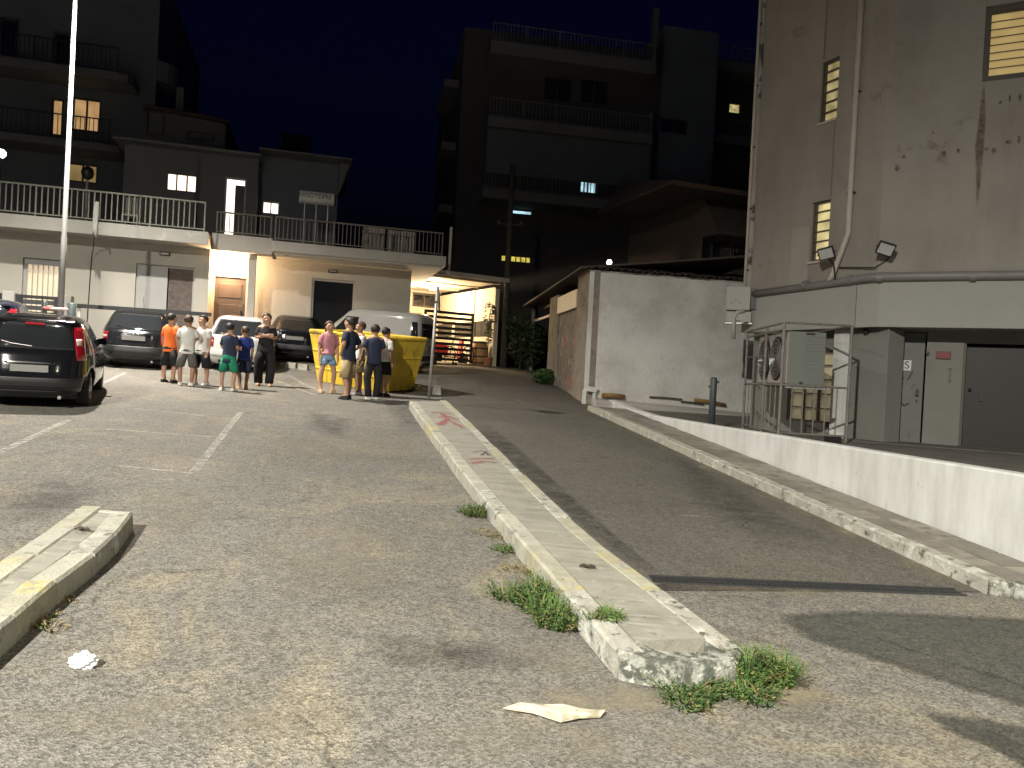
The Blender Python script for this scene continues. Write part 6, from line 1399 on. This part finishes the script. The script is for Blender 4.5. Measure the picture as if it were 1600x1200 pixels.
#@@PLANTS
M_weeds = [M_grassA, M_grassB, M_grassD, mat('weed_olive', (.10, .12, .03), .8, .4, 9)]
def tuft(px, py, r_, h_, n, mix, label, seed, dz=0.0, spread=1.0, lift=1.0):
    """weed clump of many thin stems with small leaves; mix = weights of green, dark, dry, olive"""
    b = G(px, py, dz); rnd = random.Random(seed); mb = MB(Matrix.Translation(b)); subs = [(rnd.gauss(0, .45)*r_, rnd.gauss(0, .35)*r_, rnd.uniform(.55, 1.1)) for _ in range(9)]
    for k in range(n):
        sx, sy, sh = rnd.choice(subs); a = rnd.uniform(0, 2*math.pi); d = r_*.38*math.sqrt(rnd.random()); x, y = sx+d*math.cos(a), sy+d*math.sin(a)
        zb = gz(b.x+x, b.y+y)-gz(b.x, b.y)-.01; hh = h_*sh*rnd.uniform(.3, 1.1); la = a + rnd.gauss(0, 1.1); le = hh*rnd.uniform(.3, 1.3)*spread; mb.cur = rnd.choices(range(4), mix)[0]
        dx, dy = math.cos(la)*le, math.sin(la)*le; wv = rnd.uniform(.0022, .0055); px_, py_ = -math.sin(la)*wv, math.cos(la)*wv
        i = [mb.p(x-px_, y-py_, zb), mb.p(x+px_, y+py_, zb), mb.p(x+dx*.45+px_, y+dy*.45+py_, zb+hh*.65*lift), mb.p(x+dx*.45-px_, y+dy*.45-py_, zb+hh*.65*lift), mb.p(x+dx, y+dy, zb+hh*lift*(.95 if rnd.random() < .6 else .6))]
        mb.face((i[0], i[1], i[2], i[3])); mb.face((i[3], i[2], i[4]))
        for q in range(2):
            t = rnd.uniform(.3, .9); c = Vector((x+dx*t, y+dy*t, zb+hh*t*lift)); u_ = Vector((rnd.gauss(0, 1), rnd.gauss(0, 1), rnd.gauss(0, .5))).normalized()*rnd.uniform(.006, .014); v2 = u_.orthogonal().normalized()*u_.length*.4
            mb.face((mb.p(*(c-v2)), mb.p(*(c+u_)), mb.p(*(c+v2)), mb.p(*(c-u_))))
    o = mb.build('weed_tuft', M_weeds, None)
    bb = Vector((b.x, b.y, b.z-.01)); setorigin(o, bb); return tag(o, label, 'weed', 'weeds along the kerbs')
GR, DK, DR = (5, 2, 1, 2), (2, 5, 1, 2), (0, .5, 5, 1)
tuft(846, 935, .24, .17, 1100, DK, 'dark green weed clump at the kerb, further of the pair', 1, 0, 1.2)
tuft(888, 973, .26, .19, 1400, GR, 'bright green weed clump at the kerb left of the island nose', 2, 0, 1.2)
tuft(944, 964, .11, .06, 220, GR, 'small green sprig growing over the kerb top near the nose', 3, KH, 1.4)
tuft(1182, 1062, .16, .23, 900, GR, 'tall bright weed clump at the right corner of the island nose', 4, 0, .8)
tuft(1112, 1076, .30, .11, 1300, DK, 'flat dark weed mat in front of the island nose', 5, 0, 1.6)
tuft(746, 803, .17, .13, 500, DK, 'low green weed at the kerb halfway up the island', 6)
tuft(802, 862, .17, .07, 350, DK, 'thin flat weed by the kerb below the halfway clump', 7, 0, 1.5)
tuft(782, 838, .24, .05, 350, DR, 'dry straw patch along the kerb halfway up the island', 8, 0, 1.8)
tuft(838, 893, .2, .06, 350, DR, 'dry straw patch just above the dark weed clump', 9, 0, 1.8)
tuft(46, 978, .13, .06, 240, DR, 'dry grass at the near foot of the left island kerb', 10, 0, 1.4)
tuft(82, 938, .09, .05, 120, DR, 'dry grass further up the left island kerb', 11, 0, 1.4)
tuft(648, 611, .32, .22, 500, DR, 'dry weeds behind the far end of the island', 12, 0, 1.0)
tuft(1250, 785+12, .1, .03, 60, DR, 'few dry blades in the gutter of the right kerb', 13, 0, 1.6)

#@@LITTER
q = [G(px, py, .01) for px, py in ((786, 1107), (812, 1103), (850, 1101), (880, 1104), (905, 1106), (930, 1110), (946, 1115), (938, 1121), (905, 1125), (876, 1130), (852, 1122), (832, 1116))]
mb = MB(); n_ = len(q); c = sum(q, Vector())/n_; rnd = random.Random(8); zz = [.003+.022*rnd.random() for _ in q]; rows = []
for f_ in (1, .66, .33): rows.append([(lerp(c, p, f_), (zz[k] if f_ == 1 else rnd.uniform(.006, .026))) for k, p in enumerate(q)])
ti = [[mb.p(p.x, p.y, gz(p.x, p.y)+z+.005) for p, z in r_] for r_ in rows]; bi = [[mb.p(p.x, p.y, gz(p.x, p.y)+z) for p, z in r_] for r_ in rows]
ct = mb.p(c.x, c.y, gz(c.x, c.y)+.02); cb_ = mb.p(c.x, c.y, gz(c.x, c.y)+.015)
for k in range(n_):
    j = (k+1) % n_; mb.face((ti[0][k], bi[0][k], bi[0][j], ti[0][j]))
    for r_ in range(2): mb.face((ti[r_][k], ti[r_][j], ti[r_+1][j], ti[r_+1][k])); mb.face((bi[r_][j], bi[r_][k], bi[r_+1][k], bi[r_+1][j]))
    mb.face((ti[2][k], ti[2][j], ct)); mb.face((bi[2][j], bi[2][k], cb_))
o = fixn(mb.build('cardboard_sheet', mat('pale_cardboard', (.46, .42, .32), .9, .15, 7, spots=[((.24, .21, .15), 9, .60, .05), ((.15, .13, .10), 22, .66, .03)]))); solo(o, 'flattened pale cardboard sheet lying in front of the island nose', 'cardboard')
b = G(130, 1042); rnd = random.Random(5); bm = bmesh.new(); bmesh.ops.create_icosphere(bm, subdivisions=4, radius=.045)
for v_ in bm.verts:
    f_ = 1+.16*math.sin(v_.co.x*120+v_.co.y*120)*math.sin(v_.co.z*170+v_.co.y*60)+.05*math.sin(v_.co.x*300+v_.co.z*280); v_.co = Vector((v_.co.x*1.5*f_, v_.co.y*.9*f_, max(-.030, v_.co.z*1.05*f_)))
me = bpy.data.meshes.new('crumpled_paper'); bm.to_mesh(me); bm.free(); me.materials.append(mat('paper_white', (.55, .56, .6), .8, .1, 20)); o = bpy.data.objects.new('crumpled_paper', me); COL.objects.link(o); o.location = b+Vector((0, 0, .028)); tag(o, 'crumpled white paper on the asphalt below the left island', 'litter')
for (px, py, lab, seed) in ((128, 829, 'dead brown leaf lying on the left island', 3), (918, 887, 'dead dark leaf lying on the central island', 4)):
    b = G(px, py, KH+.003); rnd = random.Random(seed); mb = MB(Matrix.Translation(b) @ Matrix.Rotation(rnd.uniform(-.3, .3), 4, 'Z')); A = []
    for i in range(7):
        x = -.06+.02*i; w_ = .026*math.sin(math.pi*(i+.3)/6.6)+.003; zc_ = .012*abs(math.sin(i*1.1)); A.append((mb.p(x, -w_, zc_+.012), mb.p(x, 0, zc_), mb.p(x, w_, zc_+.014)))
    for p_, q_ in zip(A, A[1:]): mb.face((p_[0], q_[0], q_[1], p_[1])); mb.face((p_[1], q_[1], q_[2], p_[2]))
    o = mb.build('dead_leaf', mat('dead_leaf_brown', (.05, .035, .02), .8, .3, 30)); o.modifiers.new('t', 'SOLIDIFY').thickness = .002; solo(o, lab, 'leaf')
# faded graffiti strokes on the island top
M_gr = worn_paint('red_spray', (.34, .09, .10), .40, 14); M_gk = worn_paint('black_spray', (.04, .04, .045), .40, 14)
def stroke(pts, m, w_=.05):
    P = [G(px, py, KH) for px, py in pts]; mb = MB(); A = []
    for k, p in enumerate(P):
        d = (P[min(k+1, len(P)-1)]-P[max(k-1, 0)]); d.z = 0; d.normalize(); n2 = Vector((-d.y, d.x, 0))*w_; A.append((mb.p(p.x+n2.x, p.y+n2.y, gz(p.x, p.y)+KH+.0), mb.p(p.x-n2.x, p.y-n2.y, gz(p.x, p.y)+KH+.0)))
    for a, b in zip(A, A[1:]): mb.face((a[0], a[1], b[1], b[0]))
    fixup(mb.build('spray_stroke', m, core))
stroke([(674, 645), (690, 643), (708, 647)], M_gr); stroke([(684, 652), (700, 650), (716, 656)], M_gr); stroke([(684, 663), (696, 655), (712, 662), (724, 668)], M_gr); stroke([(690, 645), (700, 655), (690, 664)], M_gr)
stroke([(730, 717), (750, 716), (772, 716)], M_gr); stroke([(736, 724), (756, 720), (776, 723)], M_gr); stroke([(740, 706), (752, 704), (762, 708)], M_gk, .03); stroke([(752, 711), (760, 705), (764, 712)], M_gk, .03)
